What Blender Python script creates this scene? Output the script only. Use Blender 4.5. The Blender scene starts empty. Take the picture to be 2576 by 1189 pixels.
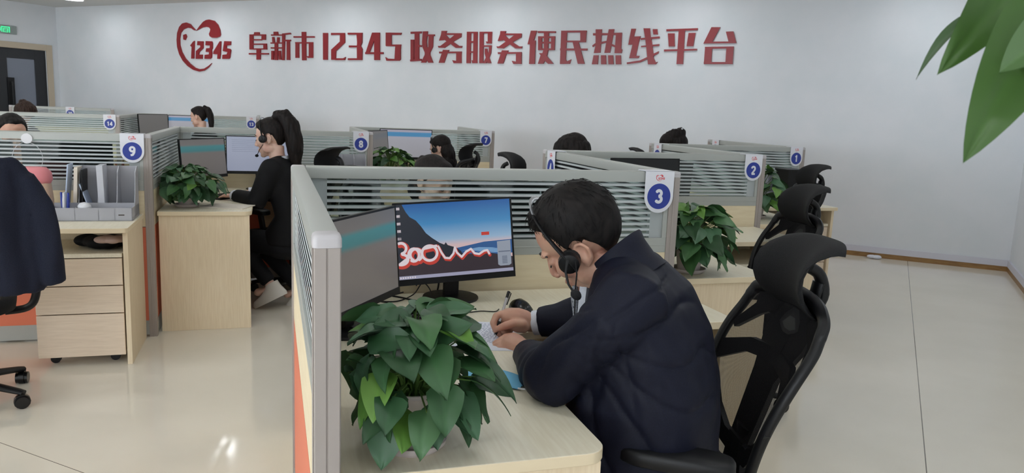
import bpy, math, random
import numpy as np
from mathutils import Vector, Matrix, noise as mnoise

random.seed(7)
SC = bpy.context.scene
COL = SC.collection
PI = math.pi
rad = math.radians

# ---------------------------------------------------------------- camera (metres; the eye is 1.43 m above the floor)
FOC, YAW, PITCH, ROLL, EYE = 1936.5751, -0.4519, 0.1611, 0.0395, 1.43
fw = Vector((math.sin(YAW) * math.cos(PITCH), math.cos(YAW) * math.cos(PITCH), -math.sin(PITCH)))
r0 = Vector((math.cos(YAW), -math.sin(YAW), 0))
u0 = r0.cross(fw)
cr = math.cos(ROLL) * r0 + math.sin(ROLL) * u0
cu = -math.sin(ROLL) * r0 + math.cos(ROLL) * u0
cam_data = bpy.data.cameras.new('camera')
cam = bpy.data.objects.new('camera', cam_data)
COL.objects.link(cam)
cam.matrix_world = Matrix(((cr.x, cu.x, -fw.x, 0), (cr.y, cu.y, -fw.y, 0), (cr.z, cu.z, -fw.z, EYE), (0, 0, 0, 1)))
cam_data.sensor_fit = 'HORIZONTAL'
cam_data.sensor_width = 36
cam_data.lens = 36 * FOC / 2576
cam_data.clip_start = 0.05
cam_data.dof.use_dof = True
cam_data.dof.focus_distance = 2.2
cam_data.dof.aperture_fstop = 15
SC.camera = cam

# ---------------------------------------------------------------- view, world, exposure
SC.view_settings.view_transform = 'Standard'
SC.view_settings.look = 'None'
SC.view_settings.gamma = 1
SC.view_settings.use_curve_mapping = False
SC.view_settings.exposure = 0.0
LAMP = 25         # emission of the ceiling lamps
FILL_GLOW = 8.0          # glow of the made-up windows behind the camera, added for frontal light
world = bpy.data.worlds.new('world')
SC.world = world
world.use_nodes = True
world.node_tree.nodes['Background'].inputs[0].default_value = (0.8, 0.85, 0.9, 1)
world.node_tree.nodes['Background'].inputs[1].default_value = 0.05
SC.cycles.max_bounces = 7
SC.cycles.diffuse_bounces = 4
SC.cycles.glossy_bounces = 3
SC.cycles.transmission_bounces = 4
SC.cycles.transparent_max_bounces = 24
SC.cycles.sample_clamp_indirect = 4
SC.cycles.use_denoising = True

# ---------------------------------------------------------------- materials
def lin(c):
    c = c / 255.0
    return c / 12.92 if c <= 0.04045 else ((c + 0.055) / 1.055) ** 2.4
def rgb(r, g, b): return (lin(r), lin(g), lin(b), 1)

def mat(name, col, rough=0.5, metal=0.0, spec=0.5, emit=None, estr=0.0, coat=0.0):
    m = bpy.data.materials.new(name)
    m.use_nodes = True
    b = m.node_tree.nodes['Principled BSDF']
    b.inputs['Base Color'].default_value = col
    b.inputs['Roughness'].default_value = rough
    b.inputs['Metallic'].default_value = metal
    b.inputs['Specular IOR Level'].default_value = spec
    b.inputs['Coat Weight'].default_value = coat
    if emit:
        b.inputs['Emission Color'].default_value = emit
        b.inputs['Emission Strength'].default_value = estr
    return m
def NT(m):
    t = m.node_tree
    return t, t.nodes['Principled BSDF'], (lambda k: t.nodes.new(k)), (lambda a, b: t.links.new(a, b))
def noisy(m, scale, c1, c2, stretch=(1, 1, 1), bump=0.0, detail=4, dist=0.02, lo=0.35, hi=0.65):
    """base colour runs between c1 and c2 with a noise in object space; optional bump"""
    t, b, N, L = NT(m)
    tc = N('ShaderNodeTexCoord'); mp = N('ShaderNodeMapping'); mp.inputs['Scale'].default_value = stretch
    nz = N('ShaderNodeTexNoise'); nz.inputs['Scale'].default_value = scale; nz.inputs['Detail'].default_value = detail
    L(tc.outputs['Object'], mp.inputs[0]); L(mp.outputs[0], nz.inputs['Vector'])
    cr_ = N('ShaderNodeValToRGB')
    cr_.color_ramp.elements[0].position = lo; cr_.color_ramp.elements[0].color = c1
    cr_.color_ramp.elements[1].position = hi; cr_.color_ramp.elements[1].color = c2
    L(nz.outputs['Fac'], cr_.inputs[0]); L(cr_.outputs[0], b.inputs['Base Color'])
    if bump:
        bp = N('ShaderNodeBump'); bp.inputs['Strength'].default_value = bump; bp.inputs['Distance'].default_value = dist
        L(nz.outputs['Fac'], bp.inputs['Height']); L(bp.outputs[0], b.inputs['Normal'])
    return m

M = {}
M['wall'] = noisy(mat('wall paint', rgb(226, 230, 234), 0.7), 3, rgb(224, 229, 233), rgb(229, 232, 236), bump=0.02)
M['ceil'] = mat('ceiling paint', rgb(215, 215, 213), 0.8)
M['white'] = mat('white plastic', rgb(228, 229, 233), 0.35)
M['rail'] = mat('grey aluminium rail', rgb(176, 179, 174), 0.42, 0.15)
M['post'] = mat('warm grey post', rgb(168, 159, 153), 0.45, 0.1)
M['cap'] = mat('pale cap', rgb(196, 192, 194), 0.4)
def wood(name, a, b_, stretch):
    m = noisy(mat(name, a, 0.38), 9, a, b_, stretch, bump=0.03, detail=6, dist=0.002)
    return m
M['wood_x'] = wood('maple laminate', rgb(240, 225, 194), rgb(232, 215, 182), (1.2, 14, 14))
M['wood_z'] = wood('maple laminate upright', rgb(243, 224, 192), rgb(235, 214, 180), (16, 16, 0.9))
M['wood_h'] = wood('drawer laminate', rgb(236, 216, 192), rgb(227, 206, 181), (14, 1.0, 18))
M['wood_top'] = wood('worktop laminate', rgb(243, 235, 212), rgb(236, 226, 201), (1.0, 13, 13))
M['edge'] = mat('laminate edge', rgb(236, 218, 184), 0.4)
M['cream'] = noisy(mat('cream board', rgb(228, 207, 168), 0.5), 7, rgb(242, 227, 194), rgb(235, 218, 183), (8, 1, 8))
M['orange'] = mat('orange board', rgb(226, 124, 92), 0.5)
M['groove'] = mat('dark groove', rgb(70, 62, 55), 0.6)
M['black'] = mat('black plastic', rgb(18, 18, 20), 0.45, spec=.35)
M['black_soft'] = noisy(mat('black mesh cloth', rgb(20, 20, 22), 0.8, spec=.3), 400, rgb(13, 13, 14), rgb(27, 27, 29), bump=0.3, dist=0.001)
M['black_gloss'] = mat('black gloss plastic', rgb(16, 16, 18), 0.22)
M['grey_plastic'] = mat('grey plastic', rgb(176, 177, 184), 0.4)
M['chrome'] = mat('chrome', rgb(200, 200, 205), 0.18, 1.0)
M['red'] = mat('red acrylic', rgb(142, 17, 29), 0.3)
M['blue'] = mat('sign blue', rgb(42, 62, 152), 0.4)
M['sign_white'] = mat('sign white', rgb(232, 233, 240), 0.4)
M['rednail'] = mat('sign red', rgb(216, 82, 88), 0.5)
M['paper'] = mat('paper', rgb(232, 234, 244), 0.8)
M['skirt_white'] = mat('skirting white', rgb(214, 214, 224), 0.5)
M['skirt_wood'] = noisy(mat('skirting wood', rgb(150, 112, 60), 0.4), 6, rgb(158, 120, 66), rgb(132, 94, 48), (2, 20, 20))
M['casing'] = mat('beige door casing', rgb(196, 182, 160), 0.5)
M['door_dark'] = mat('dark door frame', rgb(36, 38, 42), 0.35)
M['door_glass'] = mat('frosted door glass', rgb(128, 134, 148), 0.15)
M['exit_body'] = mat('exit sign housing', rgb(150, 160, 156), 0.4, 0.3)
M['exit_green'] = mat('exit sign green', rgb(60, 200, 140), 0.5, emit=rgb(50, 235, 150), estr=1.3)
M['lamp'] = mat('lamp diffuser', (1, 1, 1, 1), 0.5, emit=(.965, 1.0, 1.03, 1), estr=LAMP)
M['lamp_trim'] = mat('lamp trim', rgb(235, 235, 235), 0.4)

# floor: polished cream tile with two wide-spaced joints
mf = mat('polished cream tile', rgb(205, 198, 180), 0.09)
t, b, N, L = NT(mf)
geo = N('ShaderNodeNewGeometry'); nz = N('ShaderNodeTexNoise'); nz.inputs['Scale'].default_value = 1.6; nz.inputs['Detail'].default_value = 5
L(geo.outputs['Position'], nz.inputs['Vector'])
rp = N('ShaderNodeValToRGB')
rp.color_ramp.elements[0].position = 0.3; rp.color_ramp.elements[0].color = rgb(228, 221, 205)
rp.color_ramp.elements[1].position = 0.7; rp.color_ramp.elements[1].color = rgb(236, 229, 214)
L(nz.outputs['Fac'], rp.inputs[0])
sp = N('ShaderNodeSeparateXYZ'); L(geo.outputs['Position'], sp.inputs[0])
def joint(out, off, pitch, w):
    a = N('ShaderNodeMath'); a.operation = 'SUBTRACT'; L(out, a.inputs[0]); a.inputs[1].default_value = off
    p = N('ShaderNodeMath'); p.operation = 'PINGPONG'; L(a.outputs[0], p.inputs[0]); p.inputs[1].default_value = pitch / 2
    c = N('ShaderNodeMath'); c.operation = 'LESS_THAN'; L(p.outputs[0], c.inputs[0]); c.inputs[1].default_value = w
    return c.outputs[0]
mx = N('ShaderNodeMath'); mx.operation = 'MAXIMUM'
L(joint(sp.outputs[0], 0.272, 6.4, 0.0022), mx.inputs[0]); L(joint(sp.outputs[1], 1.779, 9.6, 0.0016), mx.inputs[1])
mc = N('ShaderNodeMixRGB'); L(mx.outputs[0], mc.inputs[0]); L(rp.outputs[0], mc.inputs[1]); mc.inputs[2].default_value = rgb(112, 104, 92)
L(mc.outputs[0], b.inputs['Base Color'])
M['floor'] = mf

# glass of the screens: clear pane with frosted horizontal stripes (object space: y along the pane, z up; attribute-free)
def glass_mat(name, half):
    m = bpy.data.materials.new(name); m.use_nodes = True
    t = m.node_tree; N = t.nodes.new; L = t.links.new
    for n in list(t.nodes): t.nodes.remove(n)
    out = N('ShaderNodeOutputMaterial')
    tc = N('ShaderNodeTexCoord'); sp = N('ShaderNodeSeparateXYZ'); L(tc.outputs['Object'], sp.inputs[0])
    def math_(op, a, b_=None, c=None):
        n = N('ShaderNodeMath'); n.operation = op
        for i, x in enumerate((a, b_, c)):
            if x is None: continue
            if hasattr(x, 'is_output'): L(x, n.inputs[i])
            else: n.inputs[i].default_value = x
        return n.outputs[0]
    z = math_('ADD', sp.outputs[2], 10.0055)
    st = math_('LESS_THAN', math_('MODULO', z, 0.0225), 0.0090)
    ay = math_('ABSOLUTE', sp.outputs[1])
    border = math_('GREATER_THAN', ay, half - 0.055)      # plain frosted margin at both ends
    inside = math_('LESS_THAN', ay, half - 0.055)
    f = math_('ADD', math_('MULTIPLY', st, inside), math_('MULTIPLY', border, 0.62))
    tr = N('ShaderNodeBsdfTransparent'); tr.inputs[0].default_value = (0.86, 0.9, 0.89, 1)
    gl = N('ShaderNodeBsdfGlossy'); gl.inputs['Roughness'].default_value = 0.03
    fr = N('ShaderNodeFresnel'); fr.inputs[0].default_value = 1.45
    clear = N('ShaderNodeMixShader'); L(fr.outputs[0], clear.inputs[0]); L(tr.outputs[0], clear.inputs[1]); L(gl.outputs[0], clear.inputs[2])
    df = N('ShaderNodeBsdfDiffuse'); df.inputs[0].default_value = rgb(240, 244, 246)
    tl = N('ShaderNodeBsdfTranslucent'); tl.inputs[0].default_value = rgb(240, 244, 246)
    fro = N('ShaderNodeMixShader'); fro.inputs[0].default_value = 0.4; L(df.outputs[0], fro.inputs[1]); L(tl.outputs[0], fro.inputs[2])
    fr2 = N('ShaderNodeMixShader'); fr2.inputs[0].default_value = 0.93; L(tr.outputs[0], fr2.inputs[1]); L(fro.outputs[0], fr2.inputs[2])
    mix = N('ShaderNodeMixShader'); L(f, mix.inputs[0]); L(clear.outputs[0], mix.inputs[1]); L(fr2.outputs[0], mix.inputs[2])
    L(mix.outputs[0], out.inputs[0])
    return m
GLASS = {}

# ---------------------------------------------------------------- mesh helpers
class MB:
    """collects shapes; build() links them as ONE mesh object"""
    def __init__(s): s.v = []; s.f = []; s.m = []; s.X = Matrix.Identity(4)
    def add(s, vs, fs, mi=0, X=None):
        n = len(s.v); T = s.X @ X if X is not None else s.X
        s.v += [tuple(T @ Vector(p)) for p in vs]
        s.f += [tuple(i + n for i in f) for f in fs]; s.m += [mi] * len(fs)
        return s
    def box(s, lo, hi, mi=0, X=None):
        (a, b, c), (d, e, f) = lo, hi
        return s.add([(a, b, c), (d, b, c), (d, e, c), (a, e, c), (a, b, f), (d, b, f), (d, e, f), (a, e, f)],
                     [(0, 3, 2, 1), (4, 5, 6, 7), (0, 1, 5, 4), (1, 2, 6, 5), (2, 3, 7, 6), (3, 0, 4, 7)], mi, X)
    def loft(s, rings, mi=0, caps=True, X=None, closed=True):
        n = len(rings[0]); vs = [p for r in rings for p in r]; fs = []
        for i in range(len(rings) - 1):
            for j in range(n if closed else n - 1):
                k = (j + 1) % n
                fs.append((i * n + j, i * n + k, (i + 1) * n + k, (i + 1) * n + j))
        if caps:
            fs.append(tuple(reversed(range(n)))); fs.append(tuple((len(rings) - 1) * n + j for j in range(n)))
        return s.add(vs, fs, mi, X)
    def tube(s, pts, rads, n=10, mi=0, X=None, up=None, caps=True, round_ends=False):
        """rads: one radius, or one per point; a radius may be a pair (side, up)"""
        P = [Vector(p) for p in pts]
        if not isinstance(rads, list): rads = [rads] * len(P)
        rads = [r if isinstance(r, tuple) else (r, r) for r in rads]
        if round_ends:
            def ext(a, b_, r):
                d = (a - b_).normalized(); m_ = min(r)
                return [(a + d * m_ * 0.55, (r[0] * 0.75, r[1] * 0.75)), (a + d * m_ * 0.9, (r[0] * 0.35, r[1] * 0.35))]
            e0 = ext(P[0], P[1], rads[0]); e1 = ext(P[-1], P[-2], rads[-1])
            P = [e0[1][0], e0[0][0]] + P + [e1[0][0], e1[1][0]]
            rads = [e0[1][1], e0[0][1]] + rads + [e1[0][1], e1[1][1]]
        T = []
        for i in range(len(P)):
            a = P[max(i - 1, 0)]; c = P[min(i + 1, len(P) - 1)]; d = (c - a)
            T.append(d.normalized() if d.length > 1e-9 else Vector((0, 0, 1)))
        ref = Vector(up) if up else (Vector((0, 0, 1)) if abs(T[0].z) < 0.9 else Vector((1, 0, 0)))
        u = (ref - T[0] * ref.dot(T[0])).normalized()
        rings = []
        for i in range(len(P)):
            u = (u - T[i] * u.dot(T[i]))
            u = u.normalized() if u.length > 1e-6 else T[i].orthogonal().normalized()
            w = T[i].cross(u)
            rings.append([tuple(P[i] + w * (rads[i][0] * math.cos(2 * PI * k / n)) + u * (rads[i][1] * math.sin(2 * PI * k / n))) for k in range(n)])
        return s.loft(rings, mi, caps, X)
    def lathe(s, prof, n=24, mi=0, X=None, caps=True):
        return s.loft([[(r * math.cos(2 * PI * k / n), r * math.sin(2 * PI * k / n), z) for k in range(n)] for r, z in prof], mi, caps, X)
    def cyl(s, c, r, z0, z1, n=20, mi=0, X=None):
        return s.loft([[(c[0] + r * math.cos(2 * PI * k / n), c[1] + r * math.sin(2 * PI * k / n), z) for k in range(n)] for z in (z0, z1)], mi, True, X)
    def prism(s, poly, z0, z1, mi=0, X=None):
        a = sum(poly[i][0] * poly[(i + 1) % len(poly)][1] - poly[(i + 1) % len(poly)][0] * poly[i][1] for i in range(len(poly)))
        if a < 0: poly = poly[::-1]
        n = len(poly)
        fs = [tuple(reversed(range(n))), tuple(range(n, 2 * n))] + [(i, (i + 1) % n, n + (i + 1) % n, n + i) for i in range(n)]
        return s.add([(x, y, z0) for x, y in poly] + [(x, y, z1) for x, y in poly], fs, mi, X)
    def ell(s, c, r, mi=0, X=None, n=18, m=12, R=None):
        vs = []; R = R or Matrix.Identity(3)
        for i in range(1, m):
            th = PI * i / m
            for k in range(n):
                ph = 2 * PI * k / n
                vs.append(tuple(Vector(c) + R @ Vector((r[0] * math.sin(th) * math.cos(ph), r[1] * math.sin(th) * math.sin(ph), r[2] * math.cos(th)))))
        top = len(vs); vs.append(tuple(Vector(c) + R @ Vector((0, 0, r[2])))); vs.append(tuple(Vector(c) - R @ Vector((0, 0, r[2]))))
        fs = []
        for i in range(m - 2):
            for k in range(n):
                k2 = (k + 1) % n
                fs.append((i * n + k, (i + 1) * n + k, (i + 1) * n + k2, i * n + k2))
        for k in range(n):
            k2 = (k + 1) % n
            fs.append((top, k, k2)); fs.append((top + 1, (m - 2) * n + k2, (m - 2) * n + k))
        return s.add(vs, fs, mi, X)
    def mesh(s, name, mats, smooth=None):
        me = bpy.data.meshes.new(name)
        me.from_pydata(s.v, [], s.f)
        for m_ in (mats if isinstance(mats, (list, tuple)) else [mats]): me.materials.append(m_)
        if any(s.m): me.polygons.foreach_set('material_index', s.m)
        me.update()
        if smooth is not None:
            me.polygons.foreach_set('use_smooth', [True] * len(me.polygons))
            if smooth < 180: me.set_sharp_from_angle(angle=rad(smooth))
        return me
    def build(s, name, mats, parent=None, smooth=None, bevel=0, seg=2, loc=None, rotz=None, X=None):
        o = bpy.data.objects.new(name, s.mesh(name, mats, smooth))
        COL.objects.link(o)
        if X is not None: o.matrix_world = X
        if loc is not None: o.location = loc
        if rotz is not None: o.rotation_euler = (0, 0, rotz)
        if parent is not None: o.parent = parent
        if bevel:
            bv = o.modifiers.new('bevel', 'BEVEL'); bv.width = bevel; bv.segments = seg; bv.limit_method = 'ANGLE'; bv.angle_limit = rad(40)
            if smooth is None:
                o.data.polygons.foreach_set('use_smooth', [True] * len(o.data.polygons)); o.data.set_sharp_from_angle(angle=rad(30))
                bv.harden_normals = True
        return o

def tag(o, label, cat, group=None, kind=None):
    if label: o['label'] = label
    if cat: o['category'] = cat
    if group: o['group'] = group
    if kind: o['kind'] = kind
    return o
def thing(name, label, cat, loc=(0, 0, 0), rotz=0, group=None, X=None):
    o = bpy.data.objects.new(name, None); COL.objects.link(o)
    o.empty_display_size = 0.1
    if X is not None: o.matrix_world = X
    else: o.location = loc; o.rotation_euler = (0, 0, rotz)
    return tag(o, label, cat, group)
def copy_tree(o, parent=None):
    c = o.copy(); COL.objects.link(c)
    if parent is not None: c.parent = parent
    for ch in KIDS.get(o.name, None) or [x for x in o.children]: copy_tree(ch, c)
    return c
KIDS = {}
def struct(o):
    o['kind'] = 'structure'; return o
def frame(loc, rotz): return Matrix.Translation(Vector(loc)) @ Matrix.Rotation(rotz, 4, 'Z')
def axes(o, x, y, z):
    x, y, z = Vector(x), Vector(y), Vector(z)
    return Matrix(((x.x, y.x, z.x, o[0]), (x.y, y.y, z.y, o[1]), (x.z, y.z, z.z, o[2]), (0, 0, 0, 1)))
def arc(c, r, a0, a1, n):
    return [(c[0] + r * math.cos(rad(a0 + (a1 - a0) * i / n)), c[1] + r * math.sin(rad(a0 + (a1 - a0) * i / n))) for i in range(n + 1)]

# ---------------------------------------------------------------- the lattice of work stations
TH, SA, SB, HP = 0.7571, 1.5064, 1.469, 1.2144
VV = Vector((math.cos(TH), math.sin(TH), 0)); UU = Vector((-math.sin(TH), math.cos(TH), 0))
STEP = UU * SA + VV * SB
ST = {}                                            # inner corner of each right-hand station
ST[3] = Vector((-1.8555, 2.0899, 0)); ST[2] = ST[3] + STEP; ST[1] = ST[3] + 2 * STEP
POST9 = Vector((-3.9081, 3.1229, 0))
ST[9] = POST9 - VV * SB; ST[8] = POST9 + UU * SA; ST[7] = ST[8] + STEP
POST14 = Vector((-7.8633, 5.9068, 0))
ST[14] = POST14 - VV * SB; ST[13] = POST14 + UU * SA
ROT = TH - PI / 2                                  # station frame: x runs along -UU (q), y along +VV (p)
for a, b_ in ((4, 3), (5, 2), (6, 1), (10, 9), (11, 8), (12, 7)): ST[a] = ST[b_] + VV * SB
def srot(k): return ROT if k in (1, 2, 3, 7, 8, 9, 13, 14) else ROT + PI
def sx(k): return frame(ST[k], srot(k))
def W(k, q, p, z=0): return sx(k) @ Vector((q, p, z))
# ================================================================ the room
X0, X1, Y0, Y1, ZC = -13.87, 1.2, -6.2, 9.26, 2.963
struct(MB().box((X0 - .2, Y0 - .2, -0.1), (X1 + .2, Y1 + .2, 0)).build('floor', M['floor']))
struct(MB().box((X0 - .2, Y0 - .2, ZC), (X1 + .2, Y1 + .2, ZC + .1)).build('ceiling', M['ceil']))
struct(MB().box((X0 - .2, Y1, 0), (X1 + .2, Y1 + .2, ZC)).build('wall_back', M['wall']))
struct(MB().box((X1, Y0, 0), (X1 + .2, Y1, ZC)).build('wall_right', M['wall']))
w = MB(); WZ0, WZ1 = .85, 2.55; wxs = [(-12.6, -9.8), (-9.0, -6.2), (-5.4, -2.6), (-1.9, .7)]
w.box((X0, Y0 - .2, 0), (X1, Y0, WZ0)); w.box((X0, Y0 - .2, WZ1), (X1, Y0, ZC))
for a_, c_ in zip([X0] + [q[1] for q in wxs], [q[0] for q in wxs] + [X1]): w.box((a_, Y0 - .2, WZ0), (c_, Y0, WZ1))
struct(w.build('wall_front', M['wall']))
M['fill_glow'] = mat('added frontal fill pane', rgb(230, 235, 240), .5, emit=(.90, .97, 1.06, 1), estr=FILL_GLOW)
for i_, (a_, c_) in enumerate(wxs):                   # unseen windows behind the camera, put in as glowing frontal fill
    wn = bpy.data.objects.new('fill_window_%d' % (i_ + 1), None); COL.objects.link(wn); wn.location = (0, Y0, 0); struct(wn)
    f_ = MB()
    for xx in (a_, (a_ + c_) / 2 - .03, c_ - .06): f_.box((xx, -.12, WZ0), (xx + .06, -.05, WZ1))
    f_.box((a_, -.12, WZ0), (c_, -.05, WZ0 + .06)); f_.box((a_, -.12, WZ1 - .06), (c_, -.05, WZ1)); f_.build('fill_window_frame', M['white'], wn)
    MB().box((a_, -.11, WZ0), (c_, -.10, WZ1)).build('fill_window_pane', M['fill_glow'], wn)
DY0, DY1, DZ = 7.25, 9.034, 2.174                   # door opening in the left wall
w = MB(); w.box((X0 - .2, Y0, 0), (X0, DY0, ZC)); w.box((X0 - .2, DY1, 0), (X0, Y1, ZC)); w.box((X0 - .2, DY0, DZ), (X0, DY1, ZC))
struct(w.build('wall_left', M['wall']))
def skirting(name, lo, hi, along):
    s = MB()
    d = 0.018
    if along == 'x':
        s.box((lo[0], lo[1] - d, 0.052), (hi[0], lo[1], 0.118), 0); s.box((lo[0], lo[1] - d * .75, 0), (hi[0], lo[1], 0.052), 1)
    else:
        s.box((lo[0] - d if along == 'r' else lo[0], lo[1], 0.052), (lo[0] if along == 'r' else lo[0] + d, hi[1], 0.118), 0)
        s.box((lo[0] - d * .75 if along == 'r' else lo[0], lo[1], 0), (lo[0] if along == 'r' else lo[0] + d * .75, hi[1], 0.052), 1)
    return struct(s.build(name, [M['skirt_white'], M['skirt_wood']]))
skirting('baseboard_back', (X0, Y1), (X1, Y1), 'x')
skirting('baseboard_right', (X1, Y0), (X1, Y1 - .02), 'r')
skirting('baseboard_left', (X0, Y0), (X0, DY0 - .12), 'l')
# door: beige casing, dark framed glass leaves
tr = MB(); cw = 0.105
tr.box((X0, DY1, 0), (X0 + .03, DY1 + cw, DZ + cw)); tr.box((X0, DY0 - cw, 0), (X0 + .03, DY0, DZ + cw)); tr.box((X0, DY0, DZ), (X0 + .03, DY1, DZ + cw))
struct(tr.build('trim_1', M['casing'], bevel=.006))
d = bpy.data.objects.new('door_1', None); COL.objects.link(d); d.location = (X0 - .06, 0, 0); struct(d)
for (ya, yb) in ((DY0 + .004, (DY0 + DY1) / 2 - .003), ((DY0 + DY1) / 2 + .003, DY1 - .004)):
    lf = MB(); st = 0.2
    for lo, hi in (((ya, 0.01), (ya + st, DZ - .005)), ((yb - st, 0.01), (yb, DZ - .005)), ((ya + st, 0.01), (yb - st, .3)), ((ya + st, DZ - .17), (yb - st, DZ - .005))):
        lf.box((0, lo[0], lo[1]), (.045, hi[0], hi[1]))
    lo_ = lf.build('door_leaf', M['door_dark'], d, bevel=.004)
    MB().box((.015, ya + st, .3), (.03, yb - st, DZ - .17)).build('door_pane', M['door_glass'], lo_)
    yh = yb - .1 if ya < 8 else ya + .24
    hd = MB(); hd.box((.045, yh - .06, .85), (.06, yh + .06, 1.67)); hd.tube([(.1, yh, .9), (.1, yh, 1.6)], .014)
    for z in (.95, 1.55): hd.tube([(.055, yh, z), (.1, yh, z)], .01)
    hd.build('door_handle', M['black'], lo_, smooth=40)
# exit sign over the door
ex = thing('exit_sign', 'small lit green exit sign on the wall above the dark glass door', 'sign', (X0, 8.33, 2.475))
MB().box((0, -.19, -.07), (.03, .19, .07)).build('housing', M['exit_body'], ex, bevel=.006)
g = MB()
def gq(y0, z0, y1, z1): g.box((.03, y0, z0), (.0335, y1, z1))
gq(-.07, -.045, -.058, .045); gq(.058, -.045, .07, .045); gq(-.07, .035, .07, .047)      # lit door outline
gq(-.04, -.045, -.032, .02); gq(.032, -.045, .04, .02); gq(-.04, .012, .04, .02); gq(-.04, -.045, .04, -.037); gq(-.03, -.016, .03, -.009)
gq(-.17, -.03, -.085, .03)
g.build('lit_symbol', M['exit_green'], ex)

# ceiling downlights: the lamps that light the room
lamp_mesh_t = MB().lathe([(.15, 0), (.172, 0), (.172, -.012), (.15, -.018), (.15, 0)], 32, caps=False)
first = None
for j, y in enumerate((8.5, 6.76, 5.0, 3.25, 1.5, -.25, -2.0, -3.75, -5.5)):  # rearmost rows, unseen, were added for more frontal light
    for i in range(6):
        x = -12.27 + i * 2.5
        if first is None:
            lt = thing('ceiling_downlight', 'round lit ceiling downlight near the back wall, cut by the top edge', 'ceiling light', (x, y, ZC))
            lamp_mesh_t.build('trim_ring', M['lamp_trim'], lt, smooth=40)
            MB().cyl((0, 0), .15, -.010, -.004, 32).build('diffuser', M['lamp'], lt)
            first = lt
        else:
            lt = copy_tree(first); lt.location = (x, y, ZC); lt['label'] = 'round white ceiling downlight over the office floor'; lt['group'] = 'ceiling downlights out of the frame'

# ---------------------------------------------------------------- wall title: raised red characters, traced stroke by stroke
TX = {}
def px_wall(x, y, d=9.24):
    v = fw + cr * ((x - 1288) / FOC) - cu * ((y - 594.5) / FOC)
    t_ = d / v.y
    return (v.x * t_, EYE + v.z * t_)
def glyph(ox, oy, sc, polys): return [[px_wall(ox + x / sc, oy + y / sc) for x, y in p] for p in polys]
R4 = lambda a, b_, c, d_: [(a, b_), (c, b_), (c, d_), (a, d_)]
LOGO = glyph(430, 40, 7.928, [
 [(500,290),(430,220),(380,160),(300,130),(220,150),(160,220),(120,340),(110,480),(120,620),(160,760),(230,890),(330,1000),(440,1075),(560,1110),(660,1090),(740,1030),(810,940),(740,1000),(660,1050),(570,1060),(480,1030),(380,950),(280,840),(210,710),(175,580),(170,450),(190,340),(240,270),(320,235),(400,245),(460,285)],
 [(500,295),(560,210),(640,115),(700,80),(760,70),(860,95),(930,170),(975,280),(985,370),(970,410),(900,435),(820,432),(770,405),(755,360),(775,310),(785,265),(760,230),(700,215),(620,230),(550,270)],
 [(240,380),(290,360),(310,410),(280,480),(245,470)],
 [(380,590),(440,510),(465,495),(455,850),(400,850),(410,620)],
 [(525,500),(640,505),(640,640),(560,720),(550,770),(625,770),(620,855),(490,855),(495,700),(585,620),(580,585),(520,585)],
 [(690,500),(810,505),(825,540),(825,640),(805,680),(815,740),(805,830),(775,855),(665,855),(670,775),(755,765),(755,720),(690,715),(700,645),(770,640),(775,590),(685,585)],
 [(970,505),(995,505),(985,760),(970,855),(920,855),(925,765),(840,760),(845,710)],
 [(1060,500),(1190,505),(1185,580),(1105,590),(1100,640),(1175,655),(1190,680),(1170,830),(1150,855),(1020,855),(1025,775),(1110,765),(1125,720),(1030,700)]])
WU = [[(1075,90),(1230,90),(1200,180),(1180,210),(1060,215)], [(1210,160),(1665,160),(1665,215),(1180,210)],
 [(1490,190),(1670,165),(1660,275),(1460,390),(1160,600),(985,590),(965,540),(1040,540),(1280,360)],
 [(1060,200),(1180,190),(1310,320),(1400,400),(1600,540),(1690,540),(1670,600),(1500,600),(1300,450),(1150,350),(1130,370),(1000,380)],
 [(1000,710),(1670,705),(1670,755),(1010,765)], [(1120,655),(1300,660),(1240,770),(1150,1045),(990,1045),(1080,770)],
 R4(1515,740,1665,1055), [(1395,965),(1520,985),(1520,1055),(1440,1055)]]
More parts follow.
